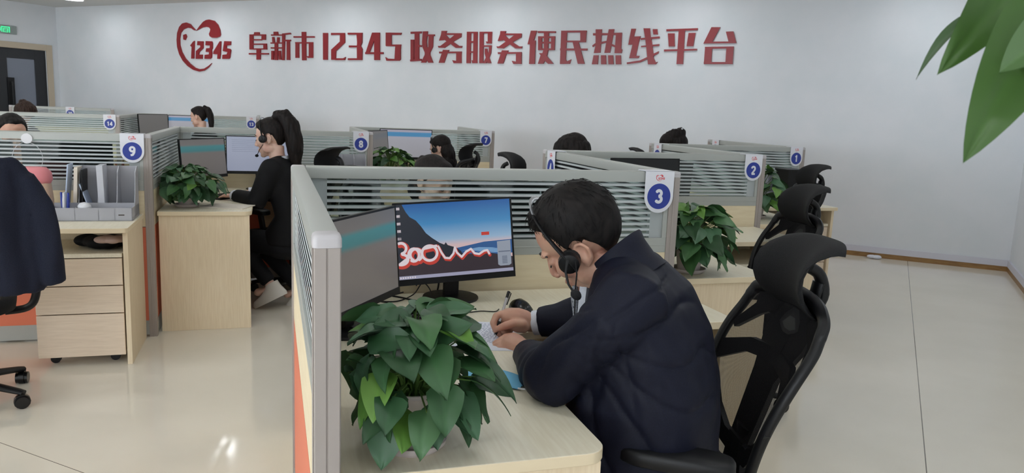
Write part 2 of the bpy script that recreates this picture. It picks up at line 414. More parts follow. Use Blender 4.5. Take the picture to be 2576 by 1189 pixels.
CH = [
 ('阜', 620, 75, 13.99, [[(270,80),(440,80),(450,165),(255,165)], R4(100,160,225,690), R4(220,155,665,205), [(530,190),(665,190),(660,355),(520,350)], R4(220,325,530,370), R4(220,480,700,525), [(585,485),(700,485),(710,690),(595,690)], R4(220,650,710,695), R4(80,815,768,868), [(350,680),(490,680),(480,1045),(350,1045)]]),
 ('新', 620, 75, 13.99, [[(950,65),(1090,65),(1110,165),(950,165)], R4(860,160,1255,205), [(895,250),(960,250),(990,440),(910,440)], [(1075,260),(1150,260),(1140,440),(1060,440)], R4(840,440,1255,485), R4(985,480,1090,1060), R4(850,610,1255,660), [(870,735),(955,735),(945,1050),(870,1050)], [(1115,735),(1195,735),(1215,1050),(1135,1050)], [(1250,130),(1345,130),(1325,1065),(1250,1065)], [(1250,130),(1530,100),(1560,150),(1345,178)], R4(1330,345,1545,400), [(1415,390),(1510,390),(1520,1060),(1415,1060)]]),
 ('市', 620, 75, 13.99, [[(1935,70),(2080,70),(2090,1070),(1950,1070)], R4(1650,222,2385,275), R4(1710,430,2330,482), R4(1718,430,1838,985), R4(2190,440,2330,985), [(2115,920),(2210,930),(2210,985),(2150,985)]]),
 ('1', 800, 75, 11.709, [[(140,90),(280,90),(275,880),(145,880)]]),
 ('2', 800, 75, 11.709, [[(380,90),(780,90),(780,138),(380,150)], [(640,130),(785,130),(788,372),(640,352)], [(640,345),(790,368),(522,625),(385,582)], [(385,575),(525,612),(510,880),(385,880)], R4(495,835,775,890), [(725,842),(805,798),(780,890),(725,890)]]),
 ('3', 800, 75, 11.709, [[(870,85),(1300,85),(1290,140),(870,140)], [(1130,130),(1295,130),(1290,380),(1150,380)], [(1150,370),(1290,370),(1250,470),(1300,560),(1290,890),(1145,890),(1140,500)], R4(905,460,1150,515), R4(875,835,1150,890)]),
 ('4', 800, 75, 11.709, [[(1590,80),(1740,80),(1515,650),(1500,715),(1385,715)], R4(1650,80,1810,890), [(1385,655),(1915,655),(1915,715),(1385,715)]]),
 ('5', 800, 75, 11.709, [[(1990,80),(2455,85),(2430,148),(1990,150)], R4(1990,80,2155,470), [(1995,432),(2440,430),(2430,490),(2000,482)], R4(2275,480,2430,560), [(2270,520),(2425,520),(2425,870),(2390,910),(2250,890)], [(2000,845),(2270,855),(2390,910),(2010,910)], [(1980,800),(2070,860),(2010,910)]]),
 ('政', 1020, 70, 11.888, [[(150,115),(480,105),(470,165),(150,180)], R4(270,130,400,960), R4(150,350,245,960), [(395,505),(475,518),(465,572),(395,570)], [(130,950),(470,925),(470,985),(140,1005)], [(515,105),(660,100),(625,410),(495,410)], R4(620,195,865,245), [(495,400),(625,400),(640,570),(660,600),(680,570),(690,230),(825,240),(810,570),(730,740),(730,810),(820,1040),(680,1040),(640,970),(600,1040),(460,1040),(575,800),(575,740),(500,560)]]),
 ('务', 1020, 70, 11.888, WU),
 ('服', 1165, 70, 11.888, [[(110,115),(230,115),(215,1055),(95,1055)], [(310,115),(425,115),(415,1055),(290,1055)], R4(110,115,425,162), R4(215,395,315,448), R4(215,700,315,745), [(250,965),(300,975),(300,1055),(270,1055)], [(490,115),(610,115),(595,1055),(480,1055)], R4(490,115,860,162), [(735,130),(860,130),(845,470),(735,450)], [(680,400),(745,415),(845,468),(700,465)], R4(595,520,845,566), [(645,620),(715,620),(735,740),(760,740),(775,550),(845,550),(830,750),(775,890),(835,1055),(735,1055),(715,1000),(690,1055),(595,1055),(680,890),(645,770)]]),
 ('务', 1165, 70, 11.888, [[((x - 965) * 1.062 + 995, y * 1.018 + 3) for x, y in p] for p in WU]),
 ('便', 1320, 65, 10.81, [[(165,130),(325,130),(245,390),(290,395),(265,1035),(115,1035),(140,500),(75,500)], [(350,140),(840,145),(835,192),(350,192)], R4(360,285,465,655), [(715,280),(820,280),(805,660),(710,660)], R4(360,282,820,330), R4(360,430,810,478), R4(360,612,808,660), [(520,150),(655,150),(630,680),(600,820),(780,1030),(630,1030),(545,950),(500,1030),(355,1030),(430,800),(385,740),(480,740),(520,600)]]),
 ('民', 1320, 65, 10.81, [[(990,130),(1150,130),(1125,540),(1110,900),(1135,965),(1260,910),(1220,1030),(955,1035)], [(990,130),(1680,125),(1680,178),(990,182)], [(1510,130),(1675,130),(1655,440),(1510,430)], R4(1110,400,1655,446), [(960,612),(1700,615),(1690,670),(960,668)], [(1300,430),(1460,430),(1620,1030),(1440,1030),(1360,690)]]),
 ('热', 1480, 60, 10.337, [[(190,140),(350,140),(310,750),(140,760),(185,560)], [(120,240),(520,240),(520,292),(120,300)], [(100,560),(180,500),(460,440),(460,490),(180,560),(110,600)], [(530,140),(670,135),(560,750),(415,755),(480,400)], [(500,240),(870,225),(870,290),(500,290)], [(720,230),(870,230),(850,640),(880,670),(860,760),(680,760)], [(600,515),(700,560),(690,608),(590,572)], [(135,815),(260,815),(240,1050),(90,1050)], [(325,815),(450,815),(460,1050),(330,1050)], [(510,815),(640,815),(650,1050),(520,1050)], [(705,815),(840,815),(850,1050),(715,1050)]]),
 ('线', 1480, 60, 10.337, [[(1115,125),(1235,125),(1165,380),(1195,385),(1160,540),(1035,540),(1075,340)], [(1090,330),(1360,320),(1335,385),(1080,395)], [(1190,370),(1335,370),(1235,830),(1325,830),(1300,890),(1060,890)], [(1000,1000),(1340,948),(1530,860),(1540,912),(1350,998),(1000,1045)], [(1435,115),(1600,115),(1620,340),(1650,460),(1680,700),(1700,900),(1750,1000),(1800,985),(1750,1050),(1550,1050),(1500,560),(1480,400)], [(1670,135),(1790,135),(1805,275),(1690,275)], [(1350,370),(1850,325),(1850,375),(1360,415)], [(1370,570),(1840,525),(1835,572),(1370,605)], [(1660,790),(1830,710),(1820,765),(1690,835)]]),
 ('平', 1660, 60, 10.338, [[(165,140),(985,110),(975,165),(170,190)], [(490,130),(655,130),(600,1045),(430,1045)], [(205,245),(380,245),(385,585),(230,585)], [(745,235),(925,230),(865,580),(690,580)], [(105,665),(965,645),(965,690),(105,715)]]),
 ('台', 1660, 60, 10.338, [[(1340,85),(1570,85),(1365,460),(1310,505),(1130,510)], [(1250,460),(1980,455),(1985,500),(1150,510)], [(1715,200),(1910,195),(1985,495),(1790,492)], [(1170,595),(1920,585),(1915,638),(1170,645)], [(1175,600),(1360,600),(1330,1045),(1140,1045)], [(1730,590),(1920,590),(1885,1045),(1700,1040)], [(1140,992),(1890,990),(1885,1045),(1140,1045)]]),
]
XW = Matrix.Translation((0, Y1, 0)) @ Matrix.Rotation(PI / 2, 4, 'X')      # x right, y up, z out of the wall
for n_, ox, oy, sc, polys in CH:
    g_ = MB(); ps = glyph(ox, oy, sc, polys)
    cx = sum(p[0] for q in ps for p in q) / sum(len(q) for q in ps); cz = sum(p[1] for q in ps for p in q) / sum(len(q) for q in ps)
    for i, p in enumerate(ps): g_.prism([(x - cx, z - cz) for x, z in p], 0.0, 0.020 + 0.0002 * i)
    o = g_.build('wall_digit' if n_.isdigit() else 'wall_character', M['red'], X=XW @ Matrix.Translation((cx, cz, 0)))
    CHL = {'务': None}
    TX.setdefault(n_, 0); TX[n_] += 1
    if n_ == '务': lab = 'raised red character 务 on the back wall, ' + ('between 政 and 服' if TX[n_] == 1 else 'between 服 and 便')
    elif n_.isdigit(): lab = 'tall thin raised red digit %s in the middle of the wall title' % n_
    else: lab = 'raised red character %s in the title on the back wall' % n_
    tag(o, lab, 'sign lettering', 'raised red wall title')
lg = thing('wall_logo', 'raised red heart logo with small 12345 at the start of the wall title', 'logo', (0, Y1, 0))
lg.rotation_euler = (PI / 2, 0, 0)
for nm, ids in (('heart_outline', (0,)), ('heart_lobe', (1,)), ('dot', (2,)), ('digit', (3,)), ('digit', (4,)), ('digit', (5,)), ('digit', (6,)), ('digit', (7,))):
    g_ = MB()
    for i in ids: g_.prism(LOGO[i], 0, .02 if i != 1 else .0205)
    g_.build(nm, M['red'], lg)
lcx, lcz = px_wall(505, 115)
MINI = [[(x - lcx, z - lcz) for x, z in p] for p in LOGO]                   # the same mark, for the number plates
tis = MB()
for i in range(5): tis.ell((random.uniform(-.07, .07), random.uniform(-.02, .02), .02), (.05, .03, .02), R=Matrix.Rotation(random.uniform(0, 3), 3, 'Z'), n=9, m=6)
tag(tis.build('crumpled_tissue', M['paper'], loc=(-.02, 9.17, 0), smooth=60), 'white crumpled tissue on the floor by the back skirting', 'tissue')
# ================================================================ partition screens
def partition(label, a, ang, L, start=False, group='desk partition screens'):
    """screen running along local +y from node a; owns the post at its far end (and the near one if start)"""
    t = thing('partition_screen', label, 'partition', a, ang, group)
    e = 0.0225
    half = (L - 2 * e) / 2; key = round(L, 3)
    if key not in GLASS: GLASS[key] = glass_mat('striped glass', half - 0.02)
    def post(y, end):
        p = MB(); h = HP - 0.022
        s = 0.0222
        p.box((-s, y - s, 0.0), (s, y + s, h), 0)
        for sgn in (-1, 1): p.box((sgn * (s + .0012) - .0012, y - .005, 0.0), (sgn * (s + .0012) + .0012, y + .005, h), 0)
        if end:
            for sgn in (-1, 1): p.box((sgn * .0115 - .010, y + end * (s + .001) - .0015, 0.0), (sgn * .0115 + .010, y + end * (s + .001) + .0015, h), 0)
        o = p.build('post', M['post'], t, bevel=.002)
        c = MB(); s2 = .0245
        ring = lambda k, z: [(k * x, y + k * yy, z) for x, yy in arc((s2 - .009, s2 - .009), .009, 0, 90, 3) + arc((-s2 + .009, s2 - .009), .009, 90, 180, 3) + arc((-s2 + .009, -s2 + .009), .009, 180, 270, 3) + arc((s2 - .009, -s2 + .009), .009, 270, 360, 3)]
        c.loft([ring(1, h), ring(1, HP - .008), ring(.92, HP - .002), ring(.75, HP + .001)])
        c.build('cap', M['cap'], o, smooth=50)
    post(L, 1 if start is None else 0)
    if start: post(0, -1)
    r = MB()                                                       # rounded top rail
    sec = [(-.0245, -.042), (.0245, -.042), (.0245, -.012), (.022, -.004), (.014, 0), (-.014, 0), (-.022, -.004), (-.0245, -.012)]
    r.loft([[(x, y, HP + z) for x, z in sec] for y in (e + .003, L - e - .003)])
    r.build('top_rail', M['rail'], t, smooth=35)
    f = MB()
    f.box((-.0195, e, .885), (.0195, L - e, .945)); f.box((-.0195, e, .945), (.0195, e + .02, 1.17)); f.box((-.0195, L - e - .02, .945), (.0195, L - e, 1.17))
    f.box((-.0207, e, .912), (.0207, L - e, .918))
    f.build('glass_frame', M['rail'], t, bevel=.0015)
    for x in (-.011, .011):
        g = MB(); g.box((-.002, -half + .02, -.1125), (.002, half - .02, .1125))
        g.build('glass_pane', GLASS[key], t, loc=(x, L / 2, 1.0575))
    MB().box((-.0175, e, .672), (.0175, L - e, .885)).build('upper_board', M['cream'], t)
    MB().box((-.0175, e, .1), (.0175, L - e, .668)).build('lower_board', M['orange'], t)
    MB().box((-.014, e, .667), (.014, L - e, .673)).build('board_groove', M['groove'], t)
    MB().box((-.0195, e, 0.012), (.0195, L - e, .1)).build('bottom_rail', M['rail'], t)
    return t

def seg_v(k, label): return partition(label, ST[k], ROT, SB)
def seg_u(a, label, L=SA, **kw): return partition(label, a, ROT + PI / 2, L, **kw)
N3 = ST[3] - UU * 1.4721
seg_u(N3, 'glazed partition at the left end of the desk marked 3, orange below', 1.4721, start=True)
seg_v(3, 'glazed partition behind the two screens of the desk marked 3')
seg_u(ST[4], 'angled partition with the plate 4, running back from plate 3')
seg_v(2, 'partition carrying the plate marked 2')
seg_u(ST[5], 'angled partition running back from the plate marked 2')
seg_v(1, 'partition carrying the plate marked 1')
seg_u(ST[6], 'angled partition behind the plate marked 1')
seg_v(9, 'partition carrying the plate marked 9, behind the grey file rack')
seg_u(ST[10], 'short-looking angled partition between plate 9 and the two screens beside the ponytailed woman')
seg_v(8, 'partition carrying the plate marked 8, behind the ponytailed woman')
seg_u(ST[11], 'angled partition running back from the plate marked 8')
seg_v(7, 'partition carrying the plate marked 7')
seg_u(ST[12], 'angled partition running back from the plate marked 7')
seg_v(14, 'far partition carrying the plate marked 14')
seg_u(POST14, 'angled far partition running back from the plate marked 14')
seg_v(13, 'far partition behind the distant woman with a ponytail')
seg_u(ST[13] + VV * SB, 'angled far partition hidden behind the ponytailed woman')
PD = Vector((-11.67, 8.68, 0))
partition('farthest partition, near the dark glass door', PD - VV * SB, ROT, SB, start=True)

# ---------------------------------------------------------------- number plates hung over the rails
def _arc(cx, cy, rx, ry, a0, a1, n=14): return [(cx + rx * math.cos(rad(a0 + (a1 - a0) * i / n)), cy + ry * math.sin(rad(a0 + (a1 - a0) * i / n))) for i in range(n + 1)]
DIG = {'0': [_arc(.30, .5, .2, .4, 0, 360, 24)], '1': [[(.14, .72), (.34, .90), (.34, .10)], [(.34, .10), (.34, .0)], [(.34, .90), (.34, 1)]],
 '2': [_arc(.29, .68, .205, .22, 165, -35) + [(.13, .10)], [(.11, .10), (.52, .10)]],
 '3': [_arc(.28, .71, .19, .19, 155, -85), _arc(.28, .30, .215, .20, 85, -155)],
 '4': [[(.41, .0), (.41, .92), (.08, .30), (.58, .30)]],
 '5': [[(.50, .90), (.15, .90), (.12, .52)] + _arc(.28, .31, .215, .21, 120, -150)],
 '6': [_arc(.30, .31, .20, .21, 0, 360, 22), [(.10, .31), (.13, .62), (.27, .86), (.46, .90)]],
 '7': [[(.06, .90), (.52, .90), (.22, .0)]],
 '8': [_arc(.30, .71, .175, .185, 0, 360, 20), _arc(.30, .29, .205, .20, 0, 360, 22)],
 '9': [_arc(.30, .69, .20, .21, 0, 360, 22), [(.50, .69), (.47, .38), (.33, .14), (.14, .10)]]}
def digits(mb, txt, h, z):
    w = .105 * h; adv = .66 * h; x0 = -adv * (len(txt) - 1) / 2 - .30 * h; n_ = 0
    for ci, ch in enumerate(txt):
        for path in DIG[ch]:
            P_ = [(x0 + ci * adv + x * h, (y - .5) * h) for x, y in path]
            for (xa, ya), (xb, yb) in zip(P_, P_[1:]):
                dx, dy = xb - xa, yb - ya; l = math.hypot(dx, dy); nx, ny = -dy / l * w, dx / l * w
                mb.prism([(xa - nx, ya - ny), (xb - nx, yb - ny), (xb + nx, yb + ny), (xa + nx, ya + ny)], z - .001, z + .000004 * (n_ % 9)); n_ += 1
            for (xa, ya) in P_[1:-1]: mb.prism([(xa + w * math.cos(k * PI / 8), ya + w * math.sin(k * PI / 8)) for k in range(16)], z - .001, z + .000004 * (n_ % 9)); n_ += 1
def number_plate(num, o, right, normal, label):
    """o: point on the rail top, under the plate's middle; normal points to the reader"""
    t = thing('number_plate', label, 'sign', X=axes(o, right, (0, 0, 1), normal), group='blue desk number plates')
    w, d = .0635, .034
    p = MB()
    pts = [(-w, .004), (w, .004), (w, -.098)] + [(w * math.cos(a), -.098 - .067 * math.sin(a)) for a in [PI * i / 24 for i in range(1, 24)]] + [(-w, -.098)]
    p.prism(pts, d - .003, d)
    p.box((-w, .001, -d), (w, .004, d)); p.box((-w, -.05, -d), (w, .004, -d + .003))
    p.build('plate', M['sign_white'], t, bevel=.0008)
    MB().add([(.0515 * math.cos(2 * PI * i / 40), -.098 + .0515 * math.sin(2 * PI * i / 40), d + .0006) for i in range(40)] + [(.0515 * math.cos(2 * PI * i / 40), -.098 + .0515 * math.sin(2 * PI * i / 40), d - .001) for i in range(40)],
             [tuple(range(40))] + [(i, 40 + i, 40 + (i + 1) % 40, (i + 1) % 40) for i in range(40)]).build('disc', M['blue'], t)
    dg = MB(); digits(dg, num, .058 if len(num) == 1 else .046, d + .0012); dg.X = Matrix.Identity(4)
    dg.v = [(x, y - .098, z) for x, y, z in dg.v]; dg.build('number', M['sign_white'], t)
    e = MB(); s = .032
    for i, q in enumerate(MINI): e.prism([(x * s, z * s - .024) for x, z in q], d - .001, d + .0006 + .00003 * i)
    e.build('emblem', M['rednail'], t)
    return t
def plate_right(k, num, label):                    # on the back screen of a right-hand station, at its right end
    number_plate(num, W(k, 0, 1.393, HP), VV, -UU, label)
def plate_left(k, num, label):                     # on the angled screen, facing the left-hand station, at its far end
    number_plate(num, ST[k] + UU * (SA - .15) + Vector((0, 0, HP)), -UU, -VV, label)
for k in (3, 2, 1, 9, 8, 7, 14): plate_right(k, str(k), 'white hanging plate with blue disc reading %d' % k)
plate_right(13, '13', 'far blue and white plate half hidden behind the ponytailed woman')
plate_left(4, '4', 'white hanging plate seen edge-on, top of a blue 4, behind plate 3')
plate_left(5, '5', 'small white plate seen edge-on on the screen just behind plate 2')
plate_left(6, '6', 'tiny far white plate seen edge-on left of plate 1')
number_plate('20', PD - VV * .62 + Vector((0, 0, HP)), VV, -UU, 'farthest number plate, half sunk behind the rail above plate 14')

# ================================================================ desks and drawer units
def desk_proto():
    t = thing('corner_desk', 'd', 'desk')
    c1 = arc((1.44 - .05, .57 - .05), .05, 0, 90, 6)
    fil = [(q, p) for q, p in arc((.58 + .15, .57 + .15), .15, -90, -180, 10)]
    c2 = arc((.58 - .02, 1.44 - .02), .02, 0, 90, 4)
    poly = [(.03, .03), (1.44, .03)] + c1 + fil + c2 + [(.03, 1.44)]
    top = MB().prism(poly, .724, .75, 0)
    for i, f in enumerate(top.f): top.m[i] = 0 if len(f) > 4 else 1
    top.build('worktop', [M['wood_top'], M['edge']], t, bevel=.0025)
    MB().box((1.400, .035, 0), (1.425, .557, .724)).build('end_panel', M['wood_z'], t, bevel=.0015)
    MB().box((.04, 1.408, 0), (.535, 1.433, .724)).build('side_panel', M['wood_z'], t, bevel=.0015)
    MB().box((.034, .6, .38), (.05, 1.408, .724)).build('back_panel', M['wood_x'], t)
    return t
def drawer_proto():
    t = thing('drawer_unit', 'd', 'drawers')
    q0, q1, p0, p1 = .06, .50, .985, 1.395
    b_ = MB(); b_.box((q0, p0, .06), (q1, p0 + .018, .585)); b_.box((q0, p1 - .018, .06), (q1, p1, .585)); b_.box((q0, p0, .06), (q0 + .018, p1, .585)); b_.box((q0, p0, .06), (q1, p1, .078))
    b_.build('body', M['wood_h'], t)
    MB().box((q0, p0 - .004, .585), (q1 + .02, p1 + .004, .607)).build('top', M['wood_top'], t, bevel=.002)
    for z0, z1 in ((.436, .580), (.285, .431), (.05, .280)):
        MB().box((q1, p0 - .003, z0), (q1 + .019, p1 + .003, z1)).build('drawer', M['wood_h'], t, bevel=.002)
    for q in (q0 + .06, q1 - .06):
        for p in (p0 + .06, p1 - .06):
            c = MB(); c.tube([(q - .011, p, .025), (q + .011, p, .025)], .025, 14); c.box((q - .016, p - .016, .035), (q + .016, p + .016, .062))
            c.build('castor', M['black'], t, smooth=40)
    return t
DESKL = {3: 'maple corner desk in front with the big plant and the writing man', 2: 'maple corner desk with a plant, right of the plate marked 3',
 1: 'maple corner desk at the far right with the plate marked 1', 9: 'maple corner desk at left holding the grey file rack', 8: 'maple corner desk of the ponytailed woman',
 7: 'maple corner desk below the plate marked 7', 14: 'far desk behind the plate marked 14', 13: 'far desk of the distant woman with a ponytail',
 4: 'desk on the other side of the screen marked 3', 5: 'desk on the other side of the screen marked 2', 6: 'desk on the other side of the screen marked 1',
 10: 'desk on the other side of the screen marked 9', 11: 'desk on the other side of the screen marked 8', 12: 'desk on the other side of the screen marked 7'}
dp = None
for k, lab in DESKL.items():
    if dp is None: d_ = dp = desk_proto(); u_ = up_ = drawer_proto()
    else: d_ = copy_tree(dp); u_ = copy_tree(up_)
    d_.matrix_world = sx(k); u_.matrix_world = sx(k)
    tag(d_, lab, 'desk', 'corner desks'); tag(u_, 'three-drawer pedestal under the ' + lab.replace('maple ', '').replace('with the big plant and the writing man', 'of the writing man'), 'drawers', 'drawer pedestals')

# ================================================================ monitors, keyboards, mice
def screen_mat(name, ramp, strength, axis=2, glossy=.25):
    m = mat(name, (0, 0, 0, 1), glossy)
    t, b, N, L = NT(m)
    tc = N('ShaderNodeTexCoord'); sp = N('ShaderNodeSeparateXYZ'); L(tc.outputs['Generated'], sp.inputs[0])
    cr_ = N('ShaderNodeValToRGB'); L(sp.outputs[axis], cr_.inputs[0])
    e = cr_.color_ramp.elements
    while len(e) < len(ramp): e.new(0.5)
    for i, (p, c) in enumerate(ramp): e[i].position = p; e[i].color = c
    L(cr_.outputs[0], b.inputs['Emission Color']); b.inputs['Emission Strength'].default_value = strength
    b.inputs['Base Color'].default_value = rgb(20, 20, 22)
    return m
M['scr_tilt'] = screen_mat('washed out page', [(0, rgb(100, 96, 94)), (.30, rgb(106, 101, 98)), (.62, rgb(108, 103, 100)), (.69, rgb(62, 116, 120)), (.80, rgb(66, 124, 128)), (.86, rgb(110, 106, 104)), (1, rgb(104, 102, 101))], .8)
M['scr_page'] = screen_mat('white page', [(0, rgb(142, 148, 168)), (.5, rgb(150, 156, 176)), (1, rgb(152, 160, 180))], .85)
M['scr_table'] = screen_mat('page with blue bar', [(0, rgb(150, 150, 156)), (.62, rgb(158, 158, 166)), (.74, rgb(160, 160, 172)), (.77, rgb(70, 130, 172)), (.90, rgb(72, 132, 174)), (.93, rgb(160, 158, 172)), (1, rgb(160, 158, 172))], .85)
M['scr_dark'] = screen_mat('dim page', [(0, rgb(96, 94, 92)), (1, rgb(104, 102, 100))], .8)
M['scr_off'] = mat('dark screen', rgb(16, 17, 19), .2)
M['sky'] = screen_mat('evening sky', [(0, rgb(205, 170, 172)), (.42, rgb(212, 186, 188)), (.50, rgb(150, 180, 208)), (.72, rgb(70, 138, 190)), (1, rgb(36, 92, 160))], .8)
def emis(name, c, s=.8): return mat(name, rgb(10, 10, 10), .3, emit=c, estr=s)
M['e_hill'] = emis('screen hill', rgb(40, 44, 54)); M['e_sea'] = emis('screen sea', rgb(52, 92, 146)); M['e_ground'] = emis('screen shore', rgb(58, 50, 56))
M['e_red'] = emis('screen red', rgb(196, 66, 56)); M['e_white'] = emis('screen white', rgb(226, 214, 220)); M['e_grey'] = emis('screen grey', rgb(150, 158, 172)); M['e_bar'] = emis('screen bar', rgb(160, 160, 184)); M['e_surf'] = emis('screen surf', rgb(120, 160, 200))
M['e_dark'] = emis('screen line', rgb(104, 112, 130))

def monitor(label, X, scr='scr_page', w=.45, h=.283, z0=.105, tilt=6, icons=False, scene=False, group='desk monitors', stand=True, roll=0):
    """X: frame on the desk under the stand; screen faces local -y"""
    t = thing('monitor', label, 'monitor', X=X, group=group)
    T = Matrix.Translation((0, -.055, z0 + h / 2)) @ Matrix.Rotation(-rad(tilt), 4, 'X') @ Matrix.Rotation(-rad(roll), 4, 'Y')
    hs = MB(); hs.box((-w / 2, 0, -h / 2), (w / 2, .014, h / 2)); hs.loft([[(-.17, .014, -.1), (.17, .014, -.1), (.17, .014, .09), (-.17, .014, .09)][::-1], [(-.12, .045, -.08), (.12, .045, -.08), (.12, .045, .06), (-.12, .045, .06)][::-1]])
    hs.X = Matrix.Identity(4)
    o = hs.build('housing', M['black'], t, bevel=.003, X=T)
    bz = MB(); g = .007; lo = .022
    bz.box((-w / 2, -.003, -h / 2), (w / 2, 0, -h / 2 + lo)); bz.box((-w / 2, -.003, h / 2 - g), (w / 2, 0, h / 2)); bz.box((-w / 2, -.003, -h / 2 + lo), (-w / 2 + g, 0, h / 2 - g)); bz.box((w / 2 - g, -.003, -h / 2 + lo), (w / 2, 0, h / 2 - g))
    bz.build('bezel', M['black'], t, bevel=.001, X=T)
    a, b_, c, d_ = -w / 2 + g, w / 2 - g, -h / 2 + lo, h / 2 - g
    q = lambda mb, u0_, v0, u1, v1, y, mi=0: mb.add([(a + (b_ - a) * u, y, c + (d_ - c) * v_) for u, v_ in ((u0_, v0), (u1, v0), (u1, v1), (u0_, v1))], [(0, 1, 2, 3)], mi)
    def P(mb, pts, y, mi=0):
        mb.add([(a + (b_ - a) * u, y, c + (d_ - c) * v_) for u, v_ in pts], [tuple(range(len(pts)))], mi)
    s = MB(); s.box((a, -.0012, c), (b_, 0, d_)); so = s.build('screen', M['sky' if scene else scr], t, X=T)
    im = MB()
    if scr == 'scr_page' and not scene:
        for i in range(7): q(im, .08, .9 - i * .055, .55 + .3 * ((i * 7) % 3) / 3, .905 - i * .055, -.0016, 4)
    if icons:
        for i in range(6): q(im, .01, .93 - i * .10, .04, .965 - i * .10, -.0016, 0)
    if scene:
        hill = [(0, 1), (.06, 1), (.09, .90), (.12, .83), (.17, .78), (.21, .70), (.25, .60), (.30, .53), (.36, .46), (.40, .43), (.415, .46), (.43, .42), (.50, .38), (.54, .33), (.56, .28), (0, .22)]
        P(im, hill, -.0016, 1)
        P(im, [(.50, .37), (.75, .43), (1, .44), (1, .25), (.45, .22)], -.0015, 2)
        for i in range(5): P(im, [(.55 + .06 * i, .33 - .014 * i), (.70 + .06 * i, .36 - .012 * i), (.85 + .03 * i, .34 - .014 * i), (.66 + .05 * i, .325 - .014 * i)], -.0017, 6)
        P(im, [(0, .24), (.3, .26), (.55, .28), (.8, .27), (1, .20), (1, .03), (0, .03)], -.0018, 3)
        def stroke(pts, wd, y, mi):
            n = len(pts)
            for i in range(n - 1):
                (x0, y0), (x1, y1) = pts[i], pts[i + 1]
                dx, dy = x1 - x0, (y1 - y0) * .6; L_ = math.hypot(dx, dy) or 1
                nx, ny = -dy / L_ * wd, dx / L_ * wd / .6
                P(im, [(x0 - nx, y0 - ny), (x1 - nx, y1 - ny), (x1 + nx, y1 + ny), (x0 + nx, y0 + ny)], y - .00001 * (i % 4), mi)
                im.add([(a + (b_ - a) * (x1 + wd * math.cos(k * PI / 6)), y - .00001 * (i % 4) - .000005, c + (d_ - c) * (y1 + wd / .6 * math.sin(k * PI / 6))) for k in range(12)], [tuple(range(12))], mi)
        def loop(cx, cy, rx, ry, a0, a1, n=14): return [(cx + rx * math.cos(rad(a0 + (a1 - a0) * i / n)), cy + ry * math.sin(rad(a0 + (a1 - a0) * i / n))) for i in range(n + 1)]
        path = loop(.03, .42, .045, .07, 120, -80) + loop(.03, .27, .055, .07, 80, -110) + loop(.135, .32, .045, .085, 200, -120) + loop(.155, .32, .05, .08, 240, -60)
        path2 = loop(.27, .33, .065, .10, 140, -220, 20) + [(.33, .42)]
        path3 = [(.345, .42), (.37, .33), (.40, .25), (.44, .24), (.475, .30), (.49, .38), (.505, .31), (.545, .245), (.585, .31), (.63, .345), (.66, .28), (.70, .265), (.745, .305), (.775, .31), (.79, .26)]
        for p_, k in ((path, 1), (path2, 1), (path3, .55)):
            stroke([(x + .006, y - .02) for x, y in p_], .024 * k, -.0020, 4)
        for p_, k in ((path, 1), (path2, 1), (path3, .8)): stroke(p_, .011 * k, -.0023, 5)
        q(im, .0, 0, 1, .045, -.0026, 7)
        for i in range(7): q(im, .01 + .02 * i, .012, .02 + .02 * i, .033, -.0028, 0)
        q(im, .73, .52, .80, .565, -.0026, 4)
        P(im, [(.865, .42), (.985, .43), (.985, .10), (.965, .08), (.885, .08), (.865, .10)], -.0026, 9)
        q(im, .875, .27, .98, .285, -.0028, 8)
        for i in range(5):
            for j in range(4): q(im, .905 + .0115 * j, .11 + .022 * i, .914 + .0115 * j, .126 + .022 * i, -.0029, 8)
    if im.v:
        im.build('screen_image', [M['e_white'] if scene else M['e_bar'], M['e_hill'], M['e_sea'], M['e_ground'], M['e_red'] if scene else M['e_dark'], M['e_white'], M['e_surf'], M['e_bar'], M['e_dark'], M['e_grey']], so)
    if stand:
        st = MB(); st.box((-.028, -.012, .004), (.028, .008, z0 + h * .45)); st.build('stand', M['black'], t, bevel=.004)
        MB().lathe([(.0, .0), (.1, .0), (.102, .004), (.1, .009), (.06, .014), (.03, .017), (0, .017)], 36).build('base', M['black'], t, smooth=40)
    return t
def mon_at(k, q, p, ang, **kw):
    """ang: degrees, 0 = screen faces along +q"""
    X = sx(k) @ frame((q, p, .75), rad(ang + 90))
    return monitor(X=X, **kw)
mon_at(3, .125, .528, 0, label='black monitor with a blue landscape and red ribbon on screen', scr='sky', icons=True, scene=True, w=.428, h=.288, z0=.078, tilt=8, roll=3.4)
mon_at(3, .486, .124, 55, label='black monitor with a dim grey page beside the landscape screen', scr='scr_tilt', w=.455, h=.288, z0=.078, tilt=4)
mon_at(8, .14, .60, 0, label='monitor with a pale page in front of the ponytailed woman', scr='scr_page', w=.48, h=.29, z0=.125, tilt=5)
mon_at(8, .42, .18, 55, label='dim grey monitor above the plant beside the ponytailed woman', scr='scr_tilt', w=.48, h=.29, z0=.11, tilt=5)
mon_at(7, .14, .52, 0, label='far monitor with a blue bar near the plate marked 8', scr='scr_table', w=.53, h=.3, z0=.16, tilt=5, icons=True)
mon_at(7, .45, .16, 60, label='dim far monitor next to the post of plate 8', scr='scr_dark', w=.48, h=.29, z0=.16, tilt=5)
mon_at(13, .5, .2, 55, label='dim far monitor left of the distant woman', scr='scr_dark', w=.5, h=.3, z0=.17, tilt=4)
mon_at(13, .14, .62, 0, label='far monitor with a blue picture in front of the distant woman', scr='scr_table', w=.5, h=.3, z0=.16, tilt=4)
mon_at(2, .17, .53, 8, label='black monitor mostly hidden behind the plate marked 3', scr='scr_off', w=.48, h=.3, z0=.14, tilt=4)
